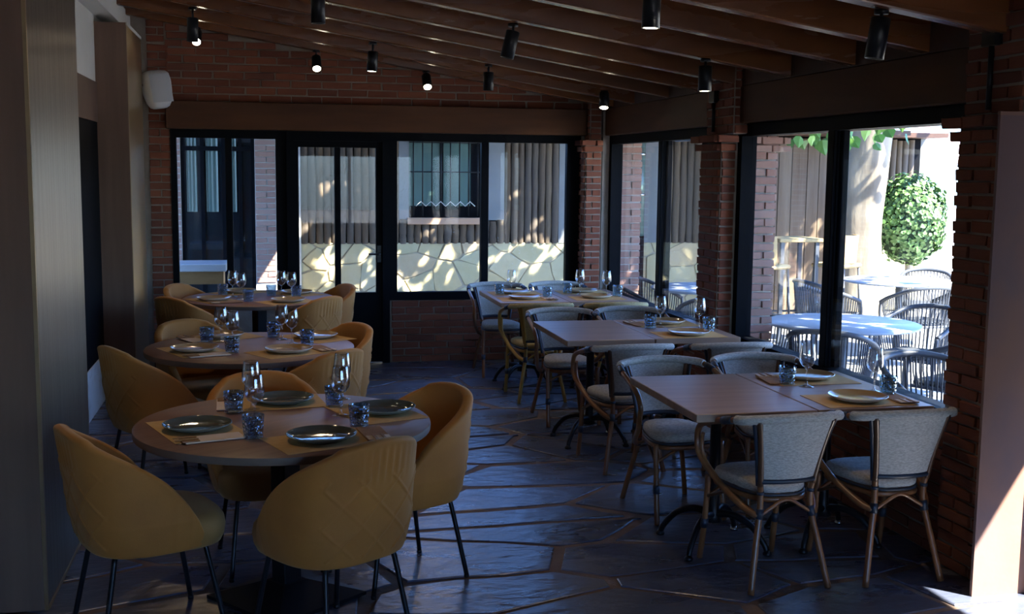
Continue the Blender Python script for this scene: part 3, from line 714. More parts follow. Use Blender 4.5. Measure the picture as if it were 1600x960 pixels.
# ------------------------------------------------------------------ bistro chairs
def bistro(name, bam, bam2, wv, cat_group):
    t = thing(name, '', 'chair', group=cat_group)
    def mk(nm, paths, r, mt, n=8, lab=None):
        b = MB()
        for p in paths: b.tube(p, r, n)
        return b.build(nm, mt, t, label=lab)
    for sx in (-1, 1):
        # rear leg running up
        leg = spline([(sx * 0.187, -0.255, 0), (sx * 0.150, -0.215, 0.2), (sx * 0.124, -0.19, 0.335), (sx * 0.121, -0.185, 0.42), (sx * 0.128, -0.195, 0.48)], 5)
        o = mk('leg', [leg], 0.0145, bam)
        b = MB(); b.tube([leg[9], leg[10], leg[11]], 0.018, 8); b.build('binding', M['binding'], o)
        b = MB(); b.tube([leg[15], leg[16]], 0.0175, 8); b.build('binding', M['binding'], o)
        up = spline([(sx * 0.126, -0.194, 0.46), (sx * 0.138, -0.212, 0.56), (sx * 0.158, -0.238, 0.68), (sx * 0.176, -0.258, 0.758)], 5)
        mk('back_post', [up], 0.0135, M['bamboo_dark'])
        up2 = [p + Vector((sx * 0.022 * (0.3 + 0.7 * i / len(up)), 0.012, 0)) for i, p in enumerate(up)]
        mk('side_post', [up2], 0.010, M['binding'])
        fl = spline([(sx * 0.187, 0.25, 0), (sx * 0.183, 0.215, 0.2), (sx * 0.182, 0.195, 0.41)], 5)
        o = mk('leg', [fl], 0.0145, bam)
        b = MB(); b.tube([fl[4], fl[5]], 0.018, 8); b.build('binding', M['binding'], o)
        # arm loop: from back rail round to the front and down to the rear leg
        arm = spline([(sx * 0.244, -0.19, 0.754), (sx * 0.262, -0.09, 0.732), (sx * 0.266, 0.05, 0.695), (sx * 0.264, 0.13, 0.66), (sx * 0.258, 0.165, 0.60), (sx * 0.256, 0.145, 0.53), (sx * 0.232, 0.07, 0.46), (sx * 0.205, -0.03, 0.40), (sx * 0.165, -0.14, 0.345), (sx * 0.130, -0.19, 0.325)], 5)
        o = mk('arm', [arm], 0.0145, bam)
        inn = [p + Vector((-sx * 0.012, -0.026, -0.012)) for p in arm[17:38]]
        b = MB(); b.tube(inn, 0.0095, 8); b.build('inner_cane', bam2, o)
        b = MB(); b.tube(arm[2:6], 0.0185, 8); b.build('binding', M['binding'], o)
    # top rail, flat woven band
    path = spline([(-0.244, -0.180, 0.752), (-0.222, -0.225, 0.758), (-0.12, -0.270, 0.767), (0, -0.285, 0.770), (0.12, -0.270, 0.767), (0.222, -0.225, 0.758), (0.244, -0.180, 0.752)], 6)
    b = MB(); rows = []
    for i, p in enumerate(path):
        q0 = path[max(i - 1, 0)]; q1 = path[min(i + 1, len(path) - 1)]; d = (q1 - q0).normalized(); nn = Vector((d.y, -d.x, 0)).normalized()
        rows.append([tuple(p + nn * (0.020 * math.cos(an)) + Vector((0, 0, 0.021 * math.sin(an)))) for an in [2 * PI * k / 10 for k in range(10)]])
    b.grid(rows, closed=True); b.add(rows[0], [tuple(range(10))]); b.add(rows[-1], [tuple(range(10))])
    b.build('top_rail', wv, t)
    # back panel
    rows = []; rows2 = []
    for j in range(11):
        v = j / 10; z = 0.492 + v * 0.268; hw = 0.121 + 0.045 * v; yb = -0.203 - 0.062 * v ** 1.1
        r1 = []; r2 = []
        for i in range(13):
            u = -1 + 2 * i / 12; y = yb - 0.028 * (1 - u * u)
            r1.append((u * hw, y - 0.004, z)); r2.append((u * hw, y + 0.004, z))
        rows.append(r1); rows2.append(r2)
    b = MB(); b.grid(rows); b.grid(rows2)
    b.add([rows[0][i] for i in range(13)] + [rows2[0][i] for i in range(13)], [(i, i + 1, 14 + i, 13 + i) for i in range(12)])
    b.build('back_panel', wv, t, label='pale woven back panel')
    cr = spline([(-0.128, -0.198, 0.48), (-0.06, -0.222, 0.482), (0, -0.229, 0.483), (0.06, -0.222, 0.482), (0.128, -0.198, 0.48)], 4)
    mk('back_crossbar', [cr], 0.0125, M['binding'])
    # seat
    def ring(sc, z):
        out = []
        for i in range(36):
            an = 2 * PI * i / 36; cx_, sy_ = math.cos(an), math.sin(an)
            y = 0.205 * math.copysign(abs(sy_) ** 0.62, sy_); hw = 0.195 - 0.065 * (0.5 - y / 0.41)
            out.append((hw * math.copysign(abs(cx_) ** 0.62, cx_) * sc, y * sc + 0.02, z))
        return out
    R_ = [ring(0.97, 0.418), ring(1.0, 0.425), ring(1.01, 0.437), ring(0.98, 0.452), ring(0.9, 0.460), ring(0.5, 0.464)]
    b = MB(); b.grid(R_, closed=True); b.add(R_[0], [tuple(range(36))]); b.add(R_[-1], [tuple(range(36))]); b.build('seat', wv, t, label='pale woven seat')
    b = MB(); b.tube([Vector(p) for p in ring(1.0, 0.410)], 0.007, 8, closed=True); b.build('seat_piping', M['binding'], t)
    b = MB(); b.tube([Vector(p) for p in ring(0.97, 0.390)], 0.0135, 8, closed=True); b.build('seat_frame', bam, t)
    # arched stretchers
    for (A, B) in (((-0.128, -0.195, 0.325), (0.128, -0.195, 0.325)), ((-0.182, 0.198, 0.31), (0.182, 0.198, 0.31))):
        mid = ((A[0] + B[0]) / 2, (A[1] + B[1]) / 2, 0.388)
        p = spline([A, ((A[0] * 0.55 + mid[0] * 0.45), (A[1] * 0.55 + mid[1] * 0.45), 0.36), ((A[0] * 0.15 + mid[0] * 0.85), mid[1], 0.388), ((B[0] * 0.15 + mid[0] * 0.85), mid[1], 0.388), ((B[0] * 0.55 + mid[0] * 0.45), mid[1], 0.36), B], 3)
        mk('stretcher', [p], 0.008, bam2)
    for sx in (-1, 1):
        p = spline([(sx * 0.128, -0.19, 0.325), (sx * 0.15, -0.07, 0.36), (sx * 0.158, 0.0, 0.385), (sx * 0.168, 0.08, 0.36), (sx * 0.182, 0.198, 0.31)], 3)
        mk('stretcher', [p], 0.008, M['bamboo_dark'])
    return t
G1 = 'brown cane bistro chairs with pale woven backs'; G2 = 'yellow bamboo bistro chairs'
bp = bistro('bistro_chair', M['bamboo'], M['bamboo'], M['weave'], G1)
yp = bistro('bistro_chair', M['bamboo_yellow'], M['bamboo_yellow'], M['weave_y'], G2)
for ch in list(yp.children):
    if ch.name.startswith(('back_post', 'side_post')): ch.data.materials[0] = M['bamboo_yellow']
BC = [
    (0, 2.18, 4.665, 4, 'bistro chair with its woven back to us at the front window table, aisle side'),
    (0, 2.725, 4.655, 2, 'bistro chair with its woven back to us next to the rust panel'),
    (0, 2.115, 5.66, 183, 'bistro chair facing us from across the front window table, aisle side'),
    (0, 2.66, 5.70, 178, 'bistro chair facing us across the front window table, tucked against the window'),
    (0, 2.13, 6.64, 3, 'dark backed bistro chair on the near side of the middle window table'),
    (0, 2.76, 6.62, 0, 'bistro chair on the near side of the middle window table, beside the window'),
    (0, 2.12, 7.93, 180, 'bistro chair facing us across the empty end of the middle window table'),
    (0, 2.65, 7.95, 180, 'bistro chair facing us across the set end of the middle window table'),
    (1, 2.09, 8.76, 0, 'yellow bamboo bistro chair with all its legs in view by the aisle'),
    (1, 2.69, 8.74, 0, 'yellow bamboo bistro chair half hidden behind the middle window table'),
    (0, 2.03, 9.90, 180, 'bistro chair on the far side of the rear window table, toward the door'),
    (0, 2.60, 9.92, 180, 'bistro chair on the far side of the rear window table, in the corner'),
]
seen = set()
for k, x, y, a, lab in BC:
    pr = (bp, yp)[k]
    o = pr if k not in seen else copy_tree(pr)
    seen.add(k)
    put(o, lab, (x, y, 0.003), math.radians(a))

# ------------------------------------------------------------------ rectangular tables on cast bases
def rect_table():
    t = thing('dining_table', '', 'table', group='rectangular tables pushed together along the side windows')
    b = MB(); b.box(-0.285, 0.285, -0.465, 0.465, 0.715, 0.752, ch=0.003); b.build('tabletop', M['lam_light'], t)
    b = MB(); b.lathe([(0, 0.12), (0.045, 0.12), (0.03, 0.15), (0.026, 0.2), (0.026, 0.66), (0.04, 0.69), (0.04, 0.705), (0, 0.705)], 16); b.build('column', M['black'], t)
    b = MB(); b.box(-0.2, 0.2, -0.025, 0.025, 0.700, 0.715); b.box(-0.025, 0.025, -0.3, 0.3, 0.700, 0.715); b.build('top_bracket', M['black'], t)
    for k in range(4):
        a = PI / 4 + k * PI / 2; c, s = math.cos(a), math.sin(a)
        p = spline([(0.02 * c, 0.02 * s, 0.155), (0.1 * c, 0.1 * s, 0.165), (0.19 * c, 0.19 * s, 0.13), (0.255 * c, 0.255 * s, 0.06), (0.275 * c, 0.275 * s, 0.02)], 5)
        b = MB(); b.tube(p, [0.019 - 0.006 * i / len(p) for i in range(len(p))], 8); f = b.build('base_leg', M['black'], t)
        b = MB(); b.lathe([(0, 0), (0.02, 0), (0.022, 0.008), (0.012, 0.022), (0, 0.022)], 12, M=Matrix.Translation((0.278 * c, 0.278 * s, 0))); b.build('foot', M['steel'] if k == 0 else M['black'], f)
    return t
tp = rect_table(); first = True
for y, nm, yy in ((5.065, 'front', 0), (7.245, 'middle', 0), (9.29, 'rear', 0)):
    for x, e in ((2.105, 'bare aisle half of %s window table' if nm != 'rear' else 'aisle half of %s window table'), (2.682, 'window half of %s window table')):
        o = tp if first else copy_tree(tp); first = False
        put(o, 'rectangular wood table on cast iron legs, ' + e % nm, (x, y, 0.003), 0)

# ------------------------------------------------------------------ tableware
def plate(name, top_m, under_m, rim_m=None):
    t = thing(name, '', 'plate')
    b = MB(); b.lathe([(0, 0.007), (0.085, 0.007), (0.105, 0.011), (0.125, 0.020), (0.134, 0.026)], 48, wob=lambda a, z: 0.008 * math.sin(3 * a + 1) * (z / 0.026)); b.build('well', top_m, t)
    b = MB(); b.lathe([(0.134, 0.026), (0.1365, 0.0255), (0.135, 0.0225), (0.11, 0.008), (0.085, 0.001), (0, 0.0)], 48, wob=lambda a, z: 0.008 * math.sin(3 * a + 1) * (z / 0.026)); b.build('underside', under_m, t)
    return t
def wineglass():
    t = thing('wine_glass', '', 'glass')
    b = MB(); prof = [(0.0, 0.094), (0.012, 0.096), (0.027, 0.106), (0.038, 0.125), (0.0405, 0.14), (0.039, 0.165), (0.034, 0.195), (0.0315, 0.212)]
    inner = [(r - 0.0012, z + 0.0012) for r, z in prof[1:]][::-1] + [(0, 0.097)]
    b.lathe(prof + [(0.031, 0.2128)] + inner, 28); b.build('bowl', M['wine'], t)
    b = MB(); b.lathe([(0, 0.0), (0.036, 0.0), (0.0365, 0.0015), (0.02, 0.004), (0.006, 0.010), (0.0038, 0.03), (0.0036, 0.08), (0.006, 0.09), (0.009, 0.095), (0, 0.0955)], 24); b.build('stem', M['wine'], t)
    return t
def tumbler(mt):
    t = tag(None or MBT(mt), '', 'glass'); return t
def MBT(mt):
    b = MB(); prof = [(0, 0.0), (0.034, 0.0), (0.037, 0.004)] + [(0.0375 + 0.006 * k / 14, 0.006 + 0.084 * k / 14) for k in range(15)]
    b.lathe(prof + [(0.0425, 0.0915), (0.041, 0.09), (0.0375, 0.04), (0.034, 0.016), (0, 0.014)], 54, wob=lambda a, z: 0.0 if z > 0.08 else 0.022 * math.sin(9 * a + 90 * z) * math.sin(9 * a - 90 * z) - 0.01)
    return b.build('tumbler', mt)
def mat_obj(label, x, y, rz, z, w=0.43, h=0.30, group=None):
    b = MB(); b.box(-w / 2, w / 2, -h / 2, h / 2, 0, 0.0012); o = b.build('placemat', M['kraft'], loc=(x, y, z), rot=(0, 0, rz)); return tag(o, label, 'placemat', group)
def pouch(label, x, y, rz, z, pale=False, group=None):
    t = thing('napkin_pouch', label, 'napkin', (x, y, z), rz, group)
    b = MB(); n = 8
    b.box(-0.05, 0.05, -0.115, 0.115, 0.0, 0.006, ch=0.002); b.build('pouch', M['napkin'] if pale else M['kraft_dark'], t)
    b = MB(); b.box(-0.046, 0.046, 0.06, 0.125, 0.006, 0.010, ch=0.001); b.build('napkin_fold', M['kraft_dark'] if pale else M['napkin'], t)
    for s in (-0.018, 0.016):
        b = MB(); b.box(s - 0.006, s + 0.006, 0.06, 0.15, 0.0105, 0.0135, ch=0.001); b.build('cutlery_handle', M['orange_wood'], t)
    return t
TZ = 0.756
pd = plate('dinner_plate', M['plate_dark'], M['plate_under']); pcm = plate('dinner_plate', M['plate_cream'], M['plate_rim'])
wg = wineglass(); tb = tumbler(M['tumbler']); tt = tumbler(M['tumbler_teal'])
cnt = {}
def place(pr, label, x, y, z=TZ, rz=0.0, group=None):
    o = pr if pr.name not in cnt else copy_tree(pr)
    cnt[pr.name] = 1
    return put(o, label, (x, y, z), rz, group)
GP = 'paper placemats'; GD = 'dark glazed plates'; GC = 'cream glazed plates'; GW = 'wine glasses'; GT = 'ribbed blue tumblers'; GN = 'paper napkin pouches'
def setting(tab, x, y, ang, who, dark, px=0, py=0, pale=False, po=True, pside=1):
    a = math.radians(ang); rz = a + PI / 2     # long side tangential
    mat_obj('kraft paper placemat %s' % who, x, y, rz, TZ, group=GP)
    place(pd if dark else pcm, ('dark green-grey plate %s' if dark else 'cream plate with pale rim %s') % who, x + px, y + py, TZ + 0.0014, rnd.uniform(0, 6), GD if dark else GC)
    if po:
        c, s = math.cos(rz), math.sin(rz)
        k = 0.20 * pside
        r_in = Vector((x, y)) + Vector((c, s)) * k
        pouch('napkin pouch with wooden cutlery %s' % who, r_in.x, r_in.y, rz + rnd.uniform(-0.25, 0.25) + (PI if pside > 0 else PI), TZ + 0.0014, pale, GN)
# front round table
setting(0, -0.275, 4.665, 200, 'on the front round table, near the wide column', True, 0.0, 0.0, pale=True, pside=1)
setting(0, 0.223, 4.387, 290, 'on the front round table, nearest to us', True, -0.02, 0.015, pside=1)
setting(0, 0.03, 5.14, 98, 'on the front round table, far side', True, 0.04, 0.01, pale=True, pside=1)
setting(0, 0.455, 4.875, 20, 'on the front round table, aisle side', True, 0.04, 0.0, po=False)
for (x, y, l) in ((-0.066, 5.01, 'rearmost wine glass of the front round table, in line with the blue tumblers'), (-0.05, 4.69, 'wine glass rising behind a blue tumbler on the front round table'), (0.305, 4.83, 'wine glass in the middle of the front round table, nearer the aisle'), (0.335, 5.18, 'wine glass behind another at the aisle side of the front round table')):
    place(wg, l, x, y, group=GW)
for (x, y, l) in ((-0.055, 4.475, 'blue ribbed tumbler on the front round table, in front of the wine glass'), (-0.14, 4.965, 'blue ribbed tumbler on the front round table at the corner of the far placemat'), (0.365, 4.61, 'blue ribbed tumbler on the front round table beside the aisle plate'), (0.29, 5.02, 'blue ribbed tumbler half hidden behind wine glasses on the front round table')):
    place(tb, l, x, y, group=GT)
b = MB(); b.box(-0.035, 0.035, -0.035, 0.035, 0, 0.0006); tag(b.build('table_sticker', M['sticker'], loc=(0.131, 4.766, TZ - 0.0035), rot=(0, 0, 0.5)), 'small square faded sticker in the middle of front round table', 'sticker')
# middle round table
setting(1, -0.40, 6.70, 205, 'on the middle round table, wall side', False, pale=True, pside=1)
setting(1, 0.135, 6.57, 300, 'on the middle round table, nearest side', False, -0.01, 0.02, pside=1)
setting(1, 0.30, 7.13, 35, 'on the middle round table, aisle side', False, po=False)
setting(1, -0.27, 7.22, 122, 'on the middle round table, far side', False, pale=True, pside=1)
for (x, y, l) in ((-0.265, 7.03, 'wine glass at the wall side of the middle round table'), (-0.19, 6.82, 'shorter looking wine glass just in front of another on the middle round table'), (0.095, 7.08, 'tallest looking wine glass in the centre of the middle round table'), (0.150, 6.90, 'wine glass behind a tumbler at the aisle side of middle round table')):
    place(wg, l, x, y, group=GW)
for (x, y, l) in ((-0.347, 7.02, 'blue ribbed tumbler on the middle round table, far wall side'), (-0.19, 6.60, 'blue ribbed tumbler on the middle round table, close to the pale napkin'), (0.045, 7.19, 'blue ribbed tumbler under the centre wine glass of the middle round table'), (0.238, 6.83, 'blue ribbed tumbler on the middle round table beside the aisle plate')):
    place(tb, l, x, y, group=GT)
# rear round table
setting(2, -0.40, 9.27, 210, 'on the rear round table, wall side', False, pside=1)
setting(2, 0.17, 9.10, 300, 'on the rear round table, nearest side', False, po=False)
setting(2, 0.25, 9.68, 30, 'on the rear round table, door side', False, po=False)
setting(2, -0.21, 9.83, 130, 'on the rear round table, window side', False, po=False)
for (x, y, l) in ((-0.26, 9.50, 'wine glass on the rear round table, far wall side'), (-0.19, 9.32, 'wine glass on the rear round table, just before the first'), (0.127, 9.47, 'wine glass on the rear round table, centre'), (0.205, 9.33, 'wine glass on the rear round table, toward the door')):
    place(wg, l, x, y, group=GW)
for (x, y, l) in ((-0.342, 9.62, 'blue tumbler on the rear round table, far wall side'), (-0.133, 9.16, 'blue tumbler on the near edge of the rear round table'), (0.046, 9.55, 'blue tumbler beside the centre wine glass of the rear round table'), (0.246, 9.45, 'blue tumbler on the rear round table, door side')):
    place(tb, l, x, y, group=GT)
# window tables
setting(3, 2.70, 5.31, 90, 'on the front window table, far side', False, 0.01, 0.03, pside=1)
setting(3, 2.68, 4.775, 270, 'on the front window table, near side', False, 0.0, 0.0, pside=1)
place(wg, 'wine glass beside the teal tumbler at the far side of the front window table', 2.60, 5.13, group=GW)
place(wg, 'wine glass against the window at the near side of the front window table', 2.865, 4.955, group=GW)
place(tt, 'teal ribbed tumbler on the front window table near the seam', 2.53, 5.20, group=GT)
place(tt, 'teal ribbed tumbler against the glass on the front window table', 2.89, 4.87, group=GT)
setting(4, 2.69, 7.45, 90, 'on the middle window table, far side', False, 0.02, 0.02, pside=1)
setting(4, 2.67, 6.93, 270, 'on the middle window table, near side', False, 0.0, 0.0, po=False)
place(wg, 'wine glass behind the far plate of the middle window table', 2.61, 7.30, group=GW)
place(wg, 'wine glass in front of the brick pillar on the middle window table', 2.83, 7.15, group=GW)
place(tt, 'blue tumbler at the seam of the middle window table', 2.52, 7.25, group=GT)
place(tt, 'blue tumbler by the brick pillar on the middle window table', 2.865, 7.07, group=GT)
setting(5, 2.08, 9.50, 90, 'on the rear window table, far side toward the door', False, po=False)
setting(5, 2.07, 9.05, 270, 'on the rear window table, near side toward the door', False, 0, 0.04, pale=True, pside=1)
setting(5, 2.68, 9.52, 90, 'on the rear window table, far corner side', False, po=False)
setting(5, 2.68, 9.05, 270, 'on the rear window table, near side by the window', False, 0, 0.04, po=False)
place(wg, 'wine glass before the slim corner pillar on the rear window table', 2.615, 9.36, group=GW)
place(wg, 'wine glass near the far side window on the rear window table', 2.80, 9.19, group=GW)
place(wg, 'wine glass in front of the back window on the rear window table', 2.02, 9.36, group=GW)
for x, y, l in ((1.925, 9.40, 'blue tumbler at the door end of the rear window table'), (2.272, 9.12, 'blue tumbler on the near edge of the rear window table'), (2.525, 9.43, 'blue tumbler beside the corner wine glass, rear window table'), (2.895, 9.18, 'blue tumbler beside the far side window, rear window table')):
    place(tt, l, x, y, group=GT)

# ------------------------------------------------------------------ ceiling spots
def spot(x, y, zb, label, lit=0, tilt=(0.0, 0.0), blen=0.17, power=9.0):
    zr = zc(x)
    t = thing('ceiling_spotlight', label, 'lamp', (x, y, zr), 0, 'black cylinder spotlights on the rafters')
    h = max(zr - zb - blen * 0.94, 0.03)
    b = MB(); b.lathe([(0, 0.0), (0.03, 0.0), (0.03, -0.018), (0, -0.018)], 16); b.build('mount', M['black'], t)
    b = MB(); b.tube([(0, 0, -0.01), (0, 0, -h)], 0.008, 8); b.build('stem', M['black'], t)
    rec = 0.004 if lit else 0.024
    hd = bpy.data.objects.new('head', MB_head(blen, rec)); COL.objects.link(hd); hd.parent = t
    hd.location = (0, 0, -h + 0.01); hd.rotation_euler = (tilt[0], tilt[1], 0)
    b = MB(); r = 0.033
    b.lathe([(0, -blen + rec), (r, -blen + rec), (r, -blen + rec - 0.002), (0, -blen + rec - 0.002)], 20)
    b.build('lens', M['bulb'], hd, label='glowing lens' if lit else None)
    if True:
        ld = bpy.data.lights.new('spot_light', 'SPOT'); lo = bpy.data.objects.new('spot_light', ld); COL.objects.link(lo)
        lo.parent = hd; lo.location = (0, 0, -blen - 0.004); ld.energy = power; ld.color = (1.0, 0.72, 0.42); ld.spot_size = math.radians(70); ld.spot_blend = 0.6; ld.shadow_soft_size = 0.03
def MB_head(L, rec):
    b = MB(); b.lathe([(0, 0), (0.036, 0), (0.040, -0.004), (0.040, -L), (0.0345, -L), (0.0335, -L + rec + 0.001), (0, -L + rec + 0.001)], 24); return b.mesh('head', M['black'])
spot(-0.53, 10.15, 2.77, 'lit spotlight aimed at us before the brick gable, above the loudspeaker', 2, (-0.9, 0.0), 0.15)
spot(0.455, 10.15, 2.60, 'lit spotlight aimed at us before the brick gable, above the glazed door', 2, (-0.75, 0.0), 0.14)
spot(1.405, 10.15, 2.47, 'lit spotlight aimed at us before the brick gable, above the stone view', 2, (-0.75, 0.0), 0.14)
spot(-0.49, 8.85, 2.71, 'unlit spotlight directly above the lit one by the loudspeaker', 0, (0, 0.03), 0.17)
spot(0.82, 8.85, 2.53, 'spotlight with a thin bright rim over the rear round table', 1, (0, 0.06), 0.15)
spot(1.71, 8.85, 2.41, 'unlit spotlight over the aisle, third rafter from the back', 0, (0, 0.0), 0.14)
spot(2.72, 9.1, 2.31, 'spotlight with a bright oval lens near the far corner pillar', 1, (-0.35, 0.12), 0.13)
spot(0.314, 6.72, 2.615, 'spotlight hanging above the middle round table', 0, (0, 0.0), 0.17)
spot(1.44, 6.70, 2.45, 'tilted spotlight hanging over the centre of the aisle', 0, (0.05, 0.22), 0.16)
spot(2.585, 6.56, 2.28, 'spotlight hanging in front of the middle brick pillar', 1, (0, 0.0), 0.15)
spot(1.675, 4.9, 2.475, 'nearest spotlight cut off by the top of the view', 1, (0, 0.03), 0.17)
spot(-0.35, 5.12, 2.64, 'added spotlight above the front round table, unseen over the top of the view', 0, (0, 0.0), 0.17, 15.0)  # unseen lamp, added to warm and brighten the front table
spot(2.53, 4.46, 2.28, 'spotlight hanging before the beam of the near side window', 0, (0.05, 0.12), 0.17)

# ------------------------------------------------------------------ loudspeaker
ls = thing('loudspeaker', 'white wall loudspeaker high beside the back windows', 'loudspeaker', (-0.885, 10.40, 2.455), math.radians(28)); ls.rotation_euler = (math.radians(-6), math.radians(-7), math.radians(28))
rows = []
for z, w, dp in ((-0.16, 0.055, 0.045), (-0.148, 0.078, 0.065), (-0.11, 0.10, 0.085), (-0.03, 0.116, 0.098), (0.07, 0.122, 0.102), (0.13, 0.112, 0.09), (0.152, 0.09, 0.068), (0.16, 0.06, 0.045)):
    rows.append([(w * math.copysign(abs(math.cos(2 * PI * k / 28)) ** 0.55, math.cos(2 * PI * k / 28)), dp * math.copysign(abs(math.sin(2 * PI * k / 28)) ** 0.7, math.sin(2 * PI * k / 28)), z) for k in range(28)])
b = MB(); b.grid(rows, closed=True); b.add(rows[0], [tuple(range(28))]); b.add(rows[-1], [tuple(range(28))]); b.build('cabinet', M['speaker'], ls)
b = MB(); b.grid([[(x * 0.86, -abs(math.sqrt(max(0, 1 - (x / 0.12) ** 2))) * 0.03 - 0.078, z) for x in [-0.105 + 0.21 * i / 10 for i in range(11)]] for z in [-0.12 + 0.24 * j / 6 for j in range(7)]]); b.build('grille', M['speaker_grey'], ls)
b = MB(); b.tube(spline([(-0.1, 0.14, 0.0), (-0.15, 0.05, 0.03), (-0.13, -0.01, 0.05)], 4), 0.012, 8); b.build('bracket', M['black'], ls)
b = MB(); b.tube([(0.0, 0.09, 0), (0.0, 0.18, 0)], 0.02, 10); b.build('wall_mount', M['black'], ls)

# ------------------------------------------------------------------ outside
gw = MB(); gw.box(5.6, 5.85, -4.0, 4.4, -0.2, 3.7); struct(gw.build('wall_sky_blocker', M['shell_wall']), 'unseen wall added outside the entrance to block sky light')  # added out of view to keep sky light off the entrance panel
eg = MB(); eg.box(3.5, 9.0, -4.0, 4.2, -0.03, -0.008); struct(eg.build('ground_dark_added', M['slate']), 'unseen dark ground added outside the entrance to cut bounced light')  # added out of view; dark so less sunlight bounces onto the panel
gb = MB(); gb.box(3.5, 60, -30, 60, -0.25, -0.02); gb.box(-12, 3.5, 10.9, 60, -0.25, -0.02); gb.box(3.36, 3.5, -30, 4.2, -0.25, -0.02); gb.box(-12, 3.36, -30, -3.1, -0.25, -0.02)
struct(gb.build('ground', M['ground']), 'pale sunlit paving of the terrace')
YW = 13.8
wo_ = MB(); wo_.box(-4, 8.6, YW + 0.06, YW + 0.25, 0, 2.30)
wall_out = struct(wo_.build('wall_outside', M['grey_render']), 'neighbouring house wall with stone base, log cladding and grey render')
b = MB(); b.box(0.36, 8.6, YW - 0.01, YW + 0.07, 0, 0.915); sb = b.build('stone_base', M['stone_joint'], wall_out)
rs = random.Random(21)
for poly in voronoi(0.36, 8.5, 0.0, 0.92, 0.36, 0.27, 9, 0.75):
    q = shrink(poly, 0.004, rs, 0.012, 0.11)
    if not q: continue
    c = (sum(p[0] for p in q) / len(q), sum(p[1] for p in q) / len(q))
    b = MB(); b.prism([(x - c[0], y - c[1]) for x, y in q], -0.02, 0.010 + rs.uniform(0, 0.012), inset=0.006)
    b.build('stone', M['stone'], sb, loc=(c[0], YW - 0.01, c[1]), rot=(PI / 2, 0, 0))
LG = []
for i in range(5):
    r = random.Random(40 + i); b = MB(); rows = []
    for j in range(7):
        o_ = (r.uniform(-0.06, 0.06), r.uniform(-0.05, 0.05)); rad = 0.5 + r.uniform(-0.06, 0.06)
        rows.append([(o_[0] + rad * math.cos(2 * PI * k / 12), o_[1] + rad * math.sin(2 * PI * k / 12), j / 6) for k in range(12)])
    b.grid(rows, closed=True); b.add(rows[-1], [tuple(range(12))]); LG.append(b.mesh('log', M['log']))
er = MB(); er.box(0.38, 8.6, 13.35, 14.1, 2.27, 2.33); er.box(5.5, 7.7, 12.75, 13.36, 2.27, 2.33); er.box(-4, 1.3, 11.4, 13.34, 2.76, 2.84); struct(er.build('trim_7', M['boards']), 'eave of the neighbouring house with porch roof added for shade')  # porch roof and deeper overhang added to shade the shopfront and fence
lw = MB(); lw.box(0.40, 8.5, YW + 0.02, YW + 0.06, 0.9, 2.27); lc = lw.build('log_cladding', M['dark_void'], wall_out)
def logs(x0, x1, z0, z1, d=0.09, y=YW):
    n = max(1, round((x1 - x0) / d)); w = (x1 - x0) / n
    for i in range(n):
        obj('log', rs.choice(LG), lc, loc=(x0 + (i + 0.5) * w, y + rs.uniform(-0.01, 0.01), z0 - 0.005), rot=(0, 0, rs.uniform(0, 6)), scale=(w * 1.0, w * 1.0, z1 - z0 + rs.uniform(-0.01, 0.02)))
logs(0.42, 1.58, 0.91, 2.25); logs(1.58, 2.87, 0.91, 1.19); logs(2.87, 3.56, 0.91, 2.25); logs(4.86, 5.60, 0.91, 2.25); logs(5.60, 8.4, 0.91, 2.25)
for x0, x1, z0 in ((1.58, 1.70, 1.19), (2.58, 2.87, 1.19), (3.56, 4.86, 0.91)):
    b = MB(); b.box(x0, x1, YW - 0.03, YW + 0.06, z0, 2.27); b.build('render_panel', M['grey_render'], wall_out)
# neighbouring house window with iron bars
hw = thing('barred_window', 'neighbouring house window with iron bars over teal curtains', 'window', (1.70, YW, 1.19))
b = MB(); b.box(0, 0.88, 0.01, 0.03, 0.03, 1.07); b.build('curtained_glass', M['teal_glass'], hw)
b = MB(); b.box(0, 0.88, -0.005, 0.015, 0.03, 0.17); b.build('dark_bottom_rail', M['dark_void'], hw)
b = MB(); b.box(-0.02, 0.90, -0.09, 0.03, -0.05, 0.03, ch=0.004); b.build('window_sill', M['terracotta'], hw)
b = MB(); b.box(0.38, 0.42, -0.01, 0.02, 0.1, 1.07); b.box(0.76, 0.88, -0.01, 0.02, 0.1, 1.07); b.build('window_frame', M['frame'], hw)
for i in range(8):
    b = MB(); x = 0.05 + i * 0.112; b.tube([(x, -0.06, 0.05), (x, -0.06, 1.06)], 0.008, 6); b.build('bar', M['black'], hw)
for z in (0.58, 0.93):
    b = MB(); b.tube([(0, -0.06, z), (0.88, -0.06, z)], 0.007, 6); b.build('crossbar', M['black'], hw)
b = MB(); b.tube([(0.08 + i * 0.06, -0.068, 0.17 + 0.055 * (i % 2)) for i in range(13)], 0.006, 6); b.build('ornament', M['plaster'], hw)
